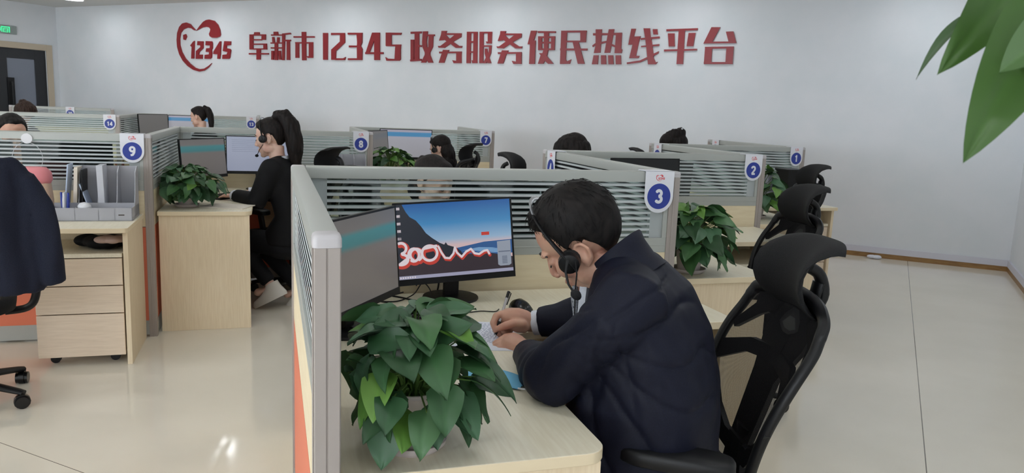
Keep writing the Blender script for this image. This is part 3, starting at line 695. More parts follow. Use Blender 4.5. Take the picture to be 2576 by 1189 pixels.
# ================================================================ mesh office chairs
mm = bpy.data.materials.new('see-through chair mesh'); mm.use_nodes = True
t = mm.node_tree
for n in list(t.nodes): t.nodes.remove(n)
out = t.nodes.new('ShaderNodeOutputMaterial'); tr_ = t.nodes.new('ShaderNodeBsdfTransparent'); df_ = t.nodes.new('ShaderNodeBsdfDiffuse'); mx_ = t.nodes.new('ShaderNodeMixShader')
tc_ = t.nodes.new('ShaderNodeTexCoord'); ck = t.nodes.new('ShaderNodeTexChecker'); ck.inputs['Scale'].default_value = 420
t.links.new(tc_.outputs['Object'], ck.inputs['Vector'])
mr = t.nodes.new('ShaderNodeMapRange'); mr.inputs['To Min'].default_value = .28; mr.inputs['To Max'].default_value = .5
t.links.new(ck.outputs['Fac'], mr.inputs[0]); t.links.new(mr.outputs[0], mx_.inputs[0])
df_.inputs[0].default_value = rgb(34, 33, 34)
t.links.new(tr_.outputs[0], mx_.inputs[1]); t.links.new(df_.outputs[0], mx_.inputs[2]); t.links.new(mx_.outputs[0], out.inputs[0])
M['mesh'] = mm

def back_x(z, y):                                   # shell of the backrest: leans back, lumbar bulge, sides wrap forward
    s = (z - .50) / .5
    return -.215 - .155 * s + .035 * math.sin(PI * min(max(s * 1.15, 0), 1)) + .9 * y * y
def back_half(z):                                   # half width of the back outline at height z
    pts = [(.50, .135), (.56, .165), (.66, .205), (.78, .238), (.86, .250), (.94, .243), (1.0, .215), (1.05, .19)]
    f_ = lambda q: float(np.interp(q, [a for a, _ in pts], [w for _, w in pts]))
    return sum(f_(z + d) for d in (-.045, -.03, -.015, 0, .015, .03, .045)) / 7
def smooth_path(pts, k=6):
    P_ = [Vector(p) for p in pts]; P_ = [P_[0]] + P_ + [P_[-1]]; out = []
    for i in range(1, len(P_) - 2):
        for j in range(k):
            u = j / k; a, b_, c, d = P_[i - 1:i + 3]
            out.append(.5 * ((2 * b_) + (c - a) * u + (2 * a - 5 * b_ + 4 * c - d) * u * u + (3 * b_ - a - 3 * c + d) * u ** 3))
    return out + [P_[-1]]
def chair_proto():
    t = thing('office_chair', 'c', 'chair')
    b_ = MB(); b_.cyl((0, 0), .045, .065, .125, 18)
    for k in range(5):
        a = 2 * PI * k / 5 + .3; ca, sa = math.cos(a), math.sin(a)
        b_.tube([(ca * .03, sa * .03, .10), (ca * .16, sa * .16, .095), (ca * .29, sa * .29, .075), (ca * .315, sa * .315, .07)], [(.027, .02), (.024, .018), (.02, .014), (.018, .012)], 10)
    b_.build('star_base', M['black'], t, smooth=40)
    for k in range(5):
        a = 2 * PI * k / 5 + .3; ca, sa = math.cos(a), math.sin(a)
        c = MB(); X = frame((ca * .305, sa * .305, 0), a + .7)
        for s in (-1, 1): c.tube([(0, s * .008, .028), (0, s * .026, .028)], .028, 16, X=X)
        c.tube([(0, -.012, .03), (0, .012, .03)], .034, 14, X=X); c.cyl((0, 0), .009, .04, .075, 10, X=X)
        c.build('castor', M['black_gloss'], t, smooth=40)
    g = MB(); g.cyl((0, 0), .027, .12, .30, 16); g.cyl((0, 0), .016, .30, .42, 14)
    g.build('gas_lift', M['black'], t, smooth=40)
    m_ = MB(); m_.box((-.12, -.09, .395), (.10, .09, .435)); m_.tube([(-.10, 0, .42), (-.19, 0, .43), (-.245, 0, .50), (-.25, 0, .60)], [(.05, .016)] * 4, 10)
    m_.build('mechanism', M['black'], t, smooth=40)
    s = MB(); rs = []
    for z, k in ((.435, .90), (.445, .98), (.475, 1.0), (.495, .97), (.505, .88), (.508, .5)):
        pts = []
        for i in range(40):
            a = 2 * PI * i / 40; cx, sy = math.cos(a), math.sin(a)
            px_ = math.copysign(abs(cx) ** .55, cx) * .245 * k; py = math.copysign(abs(sy) ** .55, sy) * .25 * k
            pts.append((px_ + .03, py, z - .03 * max(0, (px_ - .12)) / .12))
        rs.append(pts)
    s.loft(rs); s.build('seat', M['black_soft'], t, smooth=60)
    # backrest frame: outline loop + cross rib + lumbar struts + top plate
    DROP = Matrix.Translation((0, 0, -.052)); f = MB(); f.X = DROP; loop = []
    zs = [.50 + .5 * i / 24 for i in range(25)]
    left = [(back_x(z, back_half(z)), back_half(z), z) for z in zs]
    right = [(x, -y, z) for x, y, z in left]
    top = [(back_x(1.0, y), y, 1.008 + .016 * (1 - (y / .21) ** 2)) for y in (.17, .12, .06, 0, -.06, -.12, -.17)]
    bot = [(back_x(.5, y), y, .495) for y in (-.08, 0, .08)]
    lp = left + top + right[::-1] + bot
    for _ in range(2):                                # round the outline
        lp = [tuple(Vector(lp[i]).lerp(Vector(lp[(i + 1) % len(lp)]), u)) for i in range(len(lp)) for u in (.25, .75)]
    n = len(lp); ctr = Vector((-.28, 0, .75)); rings = []
    for i in range(n + 1):
        p = Vector(lp[i % n]); a = Vector(lp[(i - 1) % n]); c = Vector(lp[(i + 1) % n]); T = (c - a).normalized()
        nrm = Vector((1, 0, 0)); nrm = (nrm - T * nrm.dot(T)).normalized(); bi = T.cross(nrm)
        wd = .017 if abs(p.y) > .1 and p.z < .97 else .022
        rings.append([tuple(p + bi * (wd * cx) + nrm * (.014 * sy - .006)) for cx, sy in [(math.cos(2 * PI * k / 10), math.sin(2 * PI * k / 10)) for k in range(10)]])
    f.loft(rings, caps=False)
    def band(pts, wd, off=-.008):                    # flat strut following the shell; pts (y, z)
        rr = []
        for i, (y, z) in enumerate(pts):
            a = pts[max(i - 1, 0)]; c = pts[min(i + 1, len(pts) - 1)]
            ty, tz = c[0] - a[0], c[1] - a[1]; l = math.hypot(ty, tz); ny, nz = -tz / l, ty / l
            w2 = wd[i] if isinstance(wd, list) else wd
            q = []
            for sgn, dx in ((-1, .006), (1, .006), (1, -.010), (-1, -.010)):
                yy, zz = y + ny * w2 * sgn, z + nz * w2 * sgn
                q.append((back_x(zz, yy) + off + dx, yy, zz))
            rr.append(q)
        f.loft(rr)
    for s_ in (-1, 1):
        band([(s_ * .235, .80), (s_ * .13, .845), (s_ * .04, .852), (0, .852)], [.03, .02, .018, .018])
        band([(s_ * .225, .735), (s_ * .16, .65), (s_ * .09, .595), (0, .585)], [.02, .02, .024, .028])
    band([(-.19, .965), (-.1, .972), (0, .975), (.1, .972), (.19, .965)], [.022, .03, .034, .03, .022])
    band([(-.0, .985), (0, .90), (0, .80), (0, .62)], [.135, .12, .07, .06], -.018); band([(0, .98), (0, .852)], [.034, .028]); band([(0, .62), (0, .50)], [.05, .07])
    for s_ in (-1, 1): band([(s_ * .10, .99), (s_ * .175, .94), (s_ * .225, .88)], [.03, .02, .012])
    f.build('back_frame', M['black'], t, smooth=45)
    ms = MB(); ms.X = DROP; rows = 26; cols = 15; off = .004
    for side in (0, 1):
        vs = []
        for i in range(rows + 1):
            z = .505 + .49 * i / rows; hw = back_half(z) - .006
            for j in range(cols + 1):
                y = -hw + 2 * hw * j / cols
                vs.append((back_x(z, y) + off + .0016 * side, y, z))
        fs = []
        for i in range(rows):
            for j in range(cols):
                a = i * (cols + 1) + j; q = (a, a + 1, a + cols + 2, a + cols + 1); fs.append(q if side else q[::-1])
        ms.add(vs, fs)
    ms.build('back_mesh', M['mesh'], t, smooth=180)
    sp_ = MB(); sp_.X = DROP; sp_.tube(smooth_path([(-.25, 0, .58), (-.285, 0, .72), (-.335, 0, .86), (-.395, 0, .98), (-.415, 0, 1.06)]), (.025, .013), 12)
    sp_.tube(smooth_path([(-.415, 0, .99), (-.43, 0, 1.03), (-.415, 0, 1.08), (-.385, 0, 1.10)], 4), (.021, .016), 12)
    sp_.build('spine', M['black'], t, smooth=50)
    # headrest: a C-shaped padded shell, its upper lip curling backwards
    prof = [(-.088, .100, .006), (-.070, .103, .010), (-.05, .100, .013), (-.018, .085, .015), (.008, .058, .016), (.022, .022, .016), (.024, -.015, .016), (.014, -.05, .015), (-.008, -.082, .012), (-.032, -.100, .008)]
    h = MB(); h.X = Matrix.Translation((0, 0, -.062)); outer = []; nC = 16
    for j in range(nC + 1):
        s_ = -1 + 2 * j / nC
        y = .150 * s_; ring = []
        kz = 1 - .18 * s_ ** 4
        for i, (x, z, th) in enumerate(prof):
            a = prof[max(i - 1, 0)]; c = prof[min(i + 1, len(prof) - 1)]
            tx, tz = c[0] - a[0], c[1] - a[1]; l = math.hypot(tx, tz); nx, nz = -tz / l, tx / l
            if nx < 0 and i > 2: nx, nz = -nx, -nz
            ring.append((x, z, th, nx, nz))
        e = math.sqrt(max(0, 1 - s_ ** 8)) * .8 + .2
        fr_ = [(x + nx * th * .5 * e, z + nz * th * .5 * e) for x, z, th, nx, nz in ring]
        bk = [(x - nx * th * .5 * e, z - nz * th * .5 * e) for x, z, th, nx, nz in ring]
        bow = .045 * s_ * s_
        outer.append([(-.36 + x + bow, y, 1.085 + z * kz) for x, z in fr_ + bk[::-1]])
    h.loft(outer); h.build('headrest', M['black_soft'], t, smooth=60)
    for s_ in (-1, 1):
        a_ = MB(); a_.tube(smooth_path([(-.02, s_ * .20, .42), (-.02, s_ * .29, .43), (-.0, s_ * .325, .48), (.02, s_ * .335, .60), (.03, s_ * .335, .655)], 5), (.017, .028), 12, up=(1, 0, 0))
        a_.build('arm_post', M['black'], t, smooth=45)
        p = MB(); rs = []
        for z, k in ((.644, .90), (.650, 1), (.668, 1), (.676, .96), (.680, .88)):
            rs.append([(math.copysign(abs(math.cos(a)) ** .5, math.cos(a)) * .13 * k, math.copysign(abs(math.sin(a)) ** .6, math.sin(a)) * .046 * k, z) for a in [2 * PI * i / 32 for i in range(32)]])
        p.loft(rs); po = p.build('arm_pad', M['black'], t, smooth=50); po.location = (.045, s_ * .345, 0); po.rotation_euler = (0, 0, -s_ * rad(22))
    return t
cp = chair_proto()
cp.location = (-.50, 1.985, -.0); cp.rotation_euler = (0, 0, rad(210))
tag(cp, 'black mesh office chair in front, behind the writing man', 'chair', 'black mesh office chairs')
def chair(x, y, ang, label):
    c = copy_tree(cp); c.location = (x, y, 0); c.rotation_euler = (0, 0, rad(ang)); c['label'] = label
    return c
chair(-.66, 3.84, 213, 'empty black mesh chair right of the plant beside plate 3')
chair(-.80, 5.92, 213, 'farther empty black chair by the desk marked 1, its headrest poking above')
jchair = chair(-4.22, 2.36, 250, 'black office chair at left with a dark jacket draped over its back')
chair(-3.98, 4.42, 186, 'black office chair of the ponytailed woman, headrest above the front screen')
chair(-3.83, 6.20, 186, 'far black chair behind the woman below the plate marked 7')
chair(-2.02, 3.16, 12, 'black chair behind the front screen, headrest showing as a long dark bar')
chair(-2.16, 5.15, 5, 'black chair by plate 4, only its hooked headrest showing above the front screen')
chair(-1.85, 7.30, 5, 'far black chair left of plate 2, only its flat headrest showing')
chair(-5.45, 3.06, 10, 'chair of the man behind plate 9')

# ================================================================ pothos plants
lf = mat('pothos leaf', rgb(62, 98, 58), .45)
t, b, N, L = NT(lf)
at = N('ShaderNodeAttribute'); at.attribute_name = 'tint'
L(at.outputs['Color'], b.inputs['Base Color'])
b.inputs['Subsurface Weight'].default_value = 0.0
M['leaf'] = lf
M['stem'] = mat('plant stem', rgb(96, 128, 62), .5)
M['pot'] = mat('pale plastic pot', rgb(212, 200, 196), .4)
M['soil'] = mat('soil', rgb(52, 42, 34), .9)

class Leaves(MB):
    def __init__(s): super().__init__(); s.c = []
    def leaf(s, base, d, nrm, ln, wd, droop, cup, col, twist=0, wave=0):
        """heart-shaped leaf: base point, growth direction, surface normal"""
        d = Vector(d).normalized(); nrm = Vector(nrm); nrm = (nrm - d * nrm.dot(d)).normalized(); sd = d.cross(nrm)
        R_ = Matrix.Rotation(twist, 3, d); nrm = R_ @ nrm; sd = R_ @ sd
        NL, NW = 11, 4; rows = []
        for i in range(NL + 1):
            u = i / NL
            hw = wd * .5 * (min(1, (u / .18) ** .55) if u < .18 else max(0, 1 - ((u - .18) / .82) ** 1.75) ** .92)
            back = -.10 * ln * (1 - u) ** 4
            row = []
            for j in range(-NW, NW + 1):
                v = j / NW
                lobe = -(.11 * ln * abs(v) ** 1.3) * max(0, 1 - u / .25) + .05 * ln * (1 - abs(v)) * max(0, 1 - u / .2)
                along = ln * u + lobe
                y = hw * v
                zz = -droop * ln * u * u + cup * abs(y) * (1 - .4 * u) + wave * ln * .05 * math.sin(u * 9 + v * 2) * abs(v) - .010 * ln * (1 - abs(v)) ** 6
                a = droop * u * 1.1
                row.append(Vector(base) + d * (along * math.cos(a * .5)) + sd * y + nrm * zz)
            rows.append(row)
        m = 2 * NW + 1; th = .00045
        for sgn in (1, -1):
            vs = [tuple(p + nrm * th * sgn) for r in rows for p in r]; fs = []
            for i in range(NL):
                for j in range(m - 1):
                    q = (i * m + j, i * m + j + 1, (i + 1) * m + j + 1, (i + 1) * m + j); fs.append(q if sgn < 0 else q[::-1])
            s.add(vs, fs)
            for i in range(NL + 1):
                for j in range(-NW, NW + 1):
                    k = 1.12 if j == 0 else 1.0
                    s.c.append(tuple(min(1, x * k) for x in col[:3]) + (1,))
    def finish(s, name, m_, parent, **kw):
        o = s.build(name, m_, parent, smooth=180, **kw)
        at = o.data.color_attributes.new('tint', 'FLOAT_COLOR', 'POINT')
        at.data.foreach_set('color', np.array(s.c, dtype=np.float32).ravel())
        return o
GREENS = [rgb(52, 90, 52), rgb(46, 82, 50), rgb(60, 100, 56), rgb(70, 108, 66), rgb(44, 76, 46), rgb(66, 104, 72)]
BRIGHT = [rgb(96, 140, 56), rgb(84, 130, 52), rgb(104, 146, 64)]
def pothos(label, loc, seed, R=.17, H=.20, n=80, ln=(.07, .105), pot_r=.055, sag=.9, group='potted pothos plants', bright=.13, clip=None, rotz=0, skirt=.22):
    rnd = random.Random(seed)
    t = thing('potted_pothos', label, 'plant', loc, rotz, group)
    MB().lathe([(0, 0), (pot_r * 1.02, 0), (pot_r * 1.22, .010), (pot_r * 1.26, .020), (pot_r * 1.20, .020), (pot_r * 1.02, .007), (0, .006)], 40).build('saucer', M['pot'], t, smooth=40)
    MB().lathe([(0, .006), (pot_r * .78, .006), (pot_r * .86, .04), (pot_r, .115), (pot_r * 1.05, .118), (pot_r * 1.05, .126), (pot_r * .97, .126), (pot_r * .92, .10), (0, .10)], 36).build('pot', M['pot'], t, smooth=40)
    MB().cyl((0, 0), pot_r * .93, .098, .108, 24).build('soil', M['soil'], t)
    lv = Leaves(); stm = MB()
    for i in range(n):
        ph = i * 2.39996 + rnd.uniform(-.3, .3); c, s_ = math.cos(ph), math.sin(ph)
        el = (i + .5) / n; el = min(1, max(0, el + rnd.uniform(-.08, .08)))       # 0 = skirt round the pot, 1 = crown
        l_ = rnd.uniform(*ln) * (1.05 if el < .7 else .95)
        if el < skirt:                                          # hanging leaves that hide the pot
            r_ = R * rnd.uniform(.42, .62); z = .10 + .05 * rnd.random(); dz = -rnd.uniform(.55, 1.3) * sag; nup = .35; dr = rnd.uniform(.1, .3)
        else:
            th = (el - skirt) / (1 - skirt) * PI * .47
            r_ = R * (math.cos(th) * rnd.uniform(.60, .80) + .04); z = .12 + H * .82 * math.sin(th) * rnd.uniform(.86, 1.04) + .01
            dz = -.35 + .75 * math.sin(th) - rnd.uniform(0, .45); nup = .9; dr = rnd.uniform(.15, .55)
        b_ = Vector((c * r_, s_ * r_, z))
        root = Vector((c * pot_r * .5 * rnd.random(), s_ * pot_r * .5 * rnd.random(), .10))
        mid = (root + b_) / 2 + Vector((0, 0, .02 + .02 * el)) - Vector((c, s_, 0)) * .01
        stm.tube([root, root.lerp(mid, .6) + Vector((0, 0, .012)), mid, b_], [.0022, .0021, .002, .0016], 5)
        d = Vector((c + rnd.uniform(-.6, .6), s_ + rnd.uniform(-.6, .6), dz))
        nr = Vector((c * .55, s_ * .55, nup)) + Vector((rnd.uniform(-.35, .35), rnd.uniform(-.35, .35), 0))
        if clip and (b_ + d.normalized() * l_).dot(Vector(clip[:3])) > clip[3]: d = d - Vector(clip[:3]) * d.dot(Vector(clip[:3])) * 1.6
        col = rnd.choice(BRIGHT) if rnd.random() < bright else rnd.choice(GREENS)
        lv.leaf(b_, d, nr, l_, l_ * rnd.uniform(.68, .84), dr, rnd.uniform(.05, .4), col, rnd.uniform(-.4, .4), rnd.uniform(-1, 1))
    if clip:
        cx_, cy_, _, cd_ = clip; lv.v = [((x - cx_ * max(0, x * cx_ + y * cy_ - cd_)), (y - cy_ * max(0, x * cx_ + y * cy_ - cd_)), z) for x, y, z in lv.v]
    lv.v = [(x, y, z if z > .004 else .004 + .0006 * math.sin(x * 90 + y * 70)) for x, y, z in lv.v]
    lv.finish('foliage', M['leaf'], t)
    stm.build('stems', M['stem'], t, smooth=60)
    return t
def wallclip(k, q, p):                        # keeps leaves on the desk side of the low screen beside the pot
    v_ = -VV if k not in (4, 5, 6, 10, 11, 12) else VV
    return (v_.x, v_.y, 0, p - .035)
pothos('large bushy pothos in a white saucer at the front desk edge', tuple(W(3, 1.325, .180, .75)), 11, R=.180, H=.19, n=100, ln=(.066, .100), pot_r=.056, clip=wallclip(3, 0, .18))
pothos('pothos in a white saucer beside the plate marked 3', tuple(W(2, 1.30, .225, .75)), 5, R=.20, H=.21, n=95, ln=(.08, .12), pot_r=.062, bright=.2, clip=wallclip(2, 0, .225))
pothos('round bushy pothos on the desk end of the ponytailed woman', tuple(W(8, 1.20, .175, .75)), 23, R=.24, H=.155, n=150, ln=(.065, .095), pot_r=.06, bright=.06, sag=1.1, skirt=.36, clip=wallclip(8, 0, .175))
pothos('pothos with a few red tips on the desk marked 1', tuple(W(1, 1.12, .27, .75)), 31, R=.22, H=.27, n=90, ln=(.08, .11), bright=.25, clip=wallclip(1, 0, .27))
pothos('far pothos between plates 8 and 7', tuple(W(7, 1.02, .24, .75)), 41, R=.24, H=.22, n=80, ln=(.08, .12), bright=.5, clip=wallclip(7, 0, .24))
pothos('pothos on the desk behind the front screen, one bright leaf showing past its left post', tuple(W(4, .22, 1.28, .75)), 51, R=.12, H=.10, n=44, ln=(.06, .085), bright=.6)

# the vine with big leaves hanging in at the upper right, from a pot on a tall stand beside the camera
vt = thing('tall_pothos', 'large blurred pothos leaves hanging in from the upper right corner', 'plant', (0, 0, 0))
def at_px(x, y, dist): return Vector((0, 0, EYE)) + (fw + cr * ((x - 1288) / FOC) - cu * ((y - 594.5) / FOC)) * dist
sp0 = at_px(2960, 200, .68)
vt.location = (sp0.x, sp0.y, 0)
o0 = Vector((sp0.x, sp0.y, 0))
MB().lathe([(0, 1.40), (.045, 1.40), (.055, 1.41), (.075, 1.54), (.078, 1.545), (.072, 1.55), (.066, 1.53), (0, 1.53)], 30).build('pot', M['pot'], vt, smooth=40)
sd_ = MB(); sd_.cyl((0, 0), .02, .02, 1.385, 16); sd_.cyl((0, 0), .13, 0, .02, 30); sd_.cyl((0, 0), .10, 1.385, 1.40, 30)
tag(sd_.build('plant_stand', M['black'], loc=(sp0.x, sp0.y, 0), smooth=40), 'tall slim plant stand beside the right edge', 'stand')
lv = Leaves(); stm = MB()
camv = -(fw)
def big(bp, tp, bd, td, wd, droop, cup, twist, col, wave=0):
    a = at_px(*bp, bd) - o0; c = at_px(*tp, td) - o0
    d = c - a; ln = d.length / 1.02
    lv.leaf(a, d, camv + Vector((0, 0, .35)), ln, wd, droop, cup, col, twist, wave)
    root = Vector((random.uniform(-.03, .03), random.uniform(-.03, .03), 1.53))
    mid = (root + a) / 2 + Vector((0, 0, .03))
    stm.tube([root, root.lerp(mid, .5) + Vector((0, 0, .012)), mid, a], .0022, 6)
G1 = rgb(56, 88, 32); G2 = rgb(64, 94, 48)
big((2650, 0), (2422, 415), .60, .58, .058, .02, .12, .15, G1)
big((2600, -110), (2366, 186), .64, .62, .050, .04, .15, -.1, G1, .3)
lv.leaf(at_px(2470, 42, .67) - o0, at_px(2340, 52, .67) - at_px(2470, 42, .67), cu + camv * .55, .055, .020, .95, .3, rgb(52, 78, 44), 0, .3)
big((2690, 50), (2512, 176), .55, .56, .040, .10, .3, .3, G2)
big((2700, 60), (2640, 330), .58, .6, .07, .1, .2, 0, G1)
big((2760, -80), (2690, -260), .62, .62, .07, .2, .2, 0, G1)
big((3000, -60), (3120, 180), .66, .62, .075, .2, .2, 0, G1)
big((2930, -60), (2900, 200), .6, .56, .07, .3, .2, 0, G2)
lv.finish('foliage', M['leaf'], vt)
stm.build('stems', M['stem'], vt, smooth=60)
# ================================================================ people
def skin_mat(name, base, blush):
    m = noisy(mat(name, base, .48), 14, base, blush, detail=3, lo=.4, hi=.75)
    m.node_tree.nodes['Principled BSDF'].inputs['Subsurface Weight'].default_value = .12
    m.node_tree.nodes['Principled BSDF'].inputs['Subsurface Radius'].default_value = (.012, .004, .002)
    m.node_tree.nodes['Principled BSDF'].inputs['Subsurface Scale'].default_value = .5
    return m
M['skin'] = skin_mat('skin', rgb(212, 166, 142), rgb(202, 146, 126))
M['skin2'] = skin_mat('fair skin', rgb(222, 184, 164), rgb(212, 164, 146))
def hair_mat(name, c1, c2, stretch):
    m = noisy(mat(name, c1, .6, spec=.2), 120, c1, c2, stretch, bump=.4, detail=2, dist=.002)
    return m
M['hair'] = hair_mat('black hair', rgb(13, 11, 11), rgb(30, 26, 25), (.35, 1, .25))
M['hair_w'] = hair_mat('dark brown hair', rgb(13, 11, 11), rgb(33, 26, 24), (1, 1, .12))
def cloth(name, c1, c2, rough=.8, sheen=.0):
    m = noisy(mat(name, c1, rough, spec=.22), 260, c1, c2, bump=.12, detail=2, dist=.001)
    m.node_tree.nodes['Principled BSDF'].inputs['Sheen Weight'].default_value = sheen
    return m
M['navy'] = cloth('navy jacket cloth', rgb(17, 19, 34), rgb(21, 24, 40), .6, .0)
M['suit'] = cloth('black suit cloth', rgb(13, 13, 15), rgb(18, 18, 20), .75)
M['trousers'] = cloth('black trousers', rgb(15, 15, 18), rgb(21, 21, 24), .8)
M['maroon'] = cloth('maroon jumper', rgb(96, 32, 40), rgb(110, 40, 48))
M['shirt'] = cloth('white shirt', rgb(226, 228, 236), rgb(216, 219, 230), .7)
M['shoe'] = mat('white shoe', rgb(214, 208, 198), .5)
M['shoe_dark'] = mat('dark shoe', rgb(28, 26, 26), .4)
M['brown'] = mat('brown stripe', rgb(110, 68, 48), .5)
M['dark'] = mat('dark brow', rgb(34, 27, 25), .7)
M['silver'] = mat('silver band', rgb(205, 207, 212), .25, .8)
M['foam'] = noisy(mat('foam', rgb(26, 26, 28), .95), 500, rgb(20, 20, 22), rgb(36, 36, 38), bump=.4, dist=.001)

def remesh(mb, voxel, smooth=6, fac=.5):
    """one watertight surface out of overlapping closed shapes -> (verts, polys)"""
    o = mb.build('tmp_body', M['skin'])
    r = o.modifiers.new('r', 'REMESH'); r.mode = 'VOXEL'; r.voxel_size = voxel
    if smooth:
        s = o.modifiers.new('s', 'SMOOTH'); s.factor = fac; s.iterations = smooth
    dg = bpy.context.evaluated_depsgraph_get(); dg.update()
    me = bpy.data.meshes.new_from_object(o.evaluated_get(dg))
    old = o.data; bpy.data.objects.remove(o); bpy.data.meshes.remove(old)
    return me
def coords(me):
    co = np.empty(len(me.vertices) * 3); me.vertices.foreach_get('co', co); return co.reshape(-1, 3)
def normals(me):
    nn = np.empty(len(me.vertices) * 3); me.vertices.foreach_get('normal', nn); return nn.reshape(-1, 3)
def setco(me, co): me.vertices.foreach_set('co', np.ascontiguousarray(co).ravel()); me.update()
def finish(me, name, m_, parent=None):
    me.name = name; me.materials.clear(); me.materials.append(m_)
    me.polygons.foreach_set('use_smooth', [True] * len(me.polygons))
    o = bpy.data.objects.new(name, me); COL.objects.link(o)
    if parent is not None: o.parent = parent
    return o
def vnoise(co, scale, seed=0, stretch=(1, 1, 1)):
    return np.array([mnoise.noise(Vector((p[0] * scale * stretch[0] + seed, p[1] * scale * stretch[1], p[2] * scale * stretch[2]))) for p in co])

# ---- head, in its own frame: x forward, y left, z up, origin between the ears
def head_shapes(mb, H, fem=False, ears=True):
    k = .96 if fem else 1.0
    def E(c, r, R=None): mb.ell(c, r, X=H, R=R)
    E((-.016, 0, .036), (.094, .075 * k, .086)); E((.030, 0, .045), (.058, .062 * k, .068))
    E((.034, 0, -.022), (.056, .058 * k, .078)); E((.038, 0, -.070), (.048, .047 * k, .040)); E((.068, 0, -.098), (.022, .022, .018))
    for s in (-1, 1):
        E((.056, s * .040 * k, -.020), (.028, .024, .026)); E((.079, s * .026, .034), (.016, .024, .010))
        E((.012, s * .052 * k, -.062), (.040, .016, .028)); E((.076, s * .032, .010), (.014, .017, .012))
    mb.tube([(.086, 0, .022), (.096, 0, .002), (.107, 0, -.022), (.110, 0, -.030)], [(.008, .008), (.009, .009), (.011, .010), (.010, .008)], 10, X=H, round_ends=True)
    for s in (-1, 1): E((.099, s * .012, -.033), (.010, .008, .007))
    E((.090, 0, -.060), (.011, .024, .007)); E((.088, 0, -.071), (.011, .020, .007))
    if ears:
        for s in (-1, 1):
            R = Matrix.Rotation(s * .42, 3, 'Z') @ Matrix.Rotation(-.12, 3, 'Y')
            E((-.012, s * .076 * k, -.006), (.019, .008, .030), R)
            pts = [Vector((-.006, s * .074 * k, -.029)) , Vector((-.021, s * .082 * k, -.018)), Vector((-.030, s * .087 * k, .004)), Vector((-.024, s * .086 * k, .020)), Vector((-.010, s * .082 * k, .024)), Vector((.001, s * .077 * k, .015))]
            mb.tube(pts, .0055, 8, X=H, round_ends=True)
            E((-.002, s * .076 * k, -.030), (.008, .006, .010))
def sculpt_head(co, H):
    """eye hollows, mouth line, temple: small pushes on the finished surface"""
    Hi = np.array(H.inverted()); R = np.array(H.to_3x3()); sc = H.to_scale()[0]
    P = np.c_[co, np.ones(len(co))] @ Hi.T; P = P[:, :3]
    D = np.zeros_like(P)
    def push(c, r, d):
        w = np.exp(-(((P - np.array(c)) / np.array(r)) ** 2).sum(1)); D[:] += w[:, None] * np.array(d)
    for s in (-1, 1):
        push((.090, s * .031, .022), (.02, .016, .006), (-.006, 0, 0)); push((.088, s * .018, .012), (.02, .008, .010), (-.005, 0, 0))
        push((.092, s * .032, .004), (.02, .018, .003), (-.0025, 0, 0)); push((.085, s * .024, -.045), (.02, .006, .016), (-.002, 0, 0))
        push((-.016, s * .088, .002), (.010, .01, .016), (0, -s * .007, 0))
    push((.10, 0, -.0655), (.02, .022, .0022), (-.005, 0, 0)); push((.10, 0, -.046), (.02, .006, .008), (-.003, 0, 0)); push((.095, 0, -.083), (.02, .02, .006), (-.004, 0, 0))
    return co + D @ R.T
def hair_line(az, fem):
    t_ = [(0, .088), (25, .086), (42, .070), (58, .046), (70, .012), (80, -.012), (88, .006), (100, .014), (112, -.018), (124, -.048), (140, -.072), (180, -.084)]
    if fem: t_ = [(0, .080), (25, .074), (45, .050), (62, .020), (76, -.005), (90, .010), (104, .012), (118, -.02), (140, -.07), (180, -.085)]
    return np.interp(az, [a for a, _ in t_], [b_ for _, b_ in t_])
def hair_cap(head_me, H, fem, thick, seed, spiky=0.0):
    """closed cap grown out of the scalp; below the hairline it dives under the skin"""
    me = head_me.copy(); co = coords(me); nn = normals(me)
    Hi = np.array(H.inverted()); P = (np.c_[co, np.ones(len(co))] @ Hi.T)[:, :3]
    az = np.degrees(np.arctan2(np.abs(P[:, 1]), P[:, 0] + .02))
    sd = P[:, 2] - hair_line(az, fem)
    jag = vnoise(P, 60, seed) * .006
    m = np.clip((sd + jag) / .022, 0, 1); m = m * m * (3 - 2 * m)
    ear = (np.abs(P[:, 1]) > .0785) & (P[:, 2] < .028) & (P[:, 0] > -.045)
    m[ear] = 0
    crown = np.clip((P[:, 2] - .02) / .1, 0, 1)
    strand = vnoise(P, 34, seed + 3, (.45, 1.6, .45)) * .5 + vnoise(P, 90, seed + 9, (.3, 1.6, .3)) * .3
    th = thick * (.55 + .55 * crown) + spiky * strand * (.4 + crown)
    far = (np.abs(P).max(1) > .17) | (P[:, 2] < -.10)
    m[far] = 0
    co2 = co + nn * (th * m - .006 * (1 - m))[:, None]
    setco(me, co2)
    import bmesh
    bm = bmesh.new(); bm.from_mesh(me); bm.verts.ensure_lookup_table()
    dead = [v for v in bm.verts if m[v.index] <= 0.0]
    bmesh.ops.delete(bm, geom=dead, context='VERTS')
    bm.to_mesh(me); bm.free(); me.update()
    return me

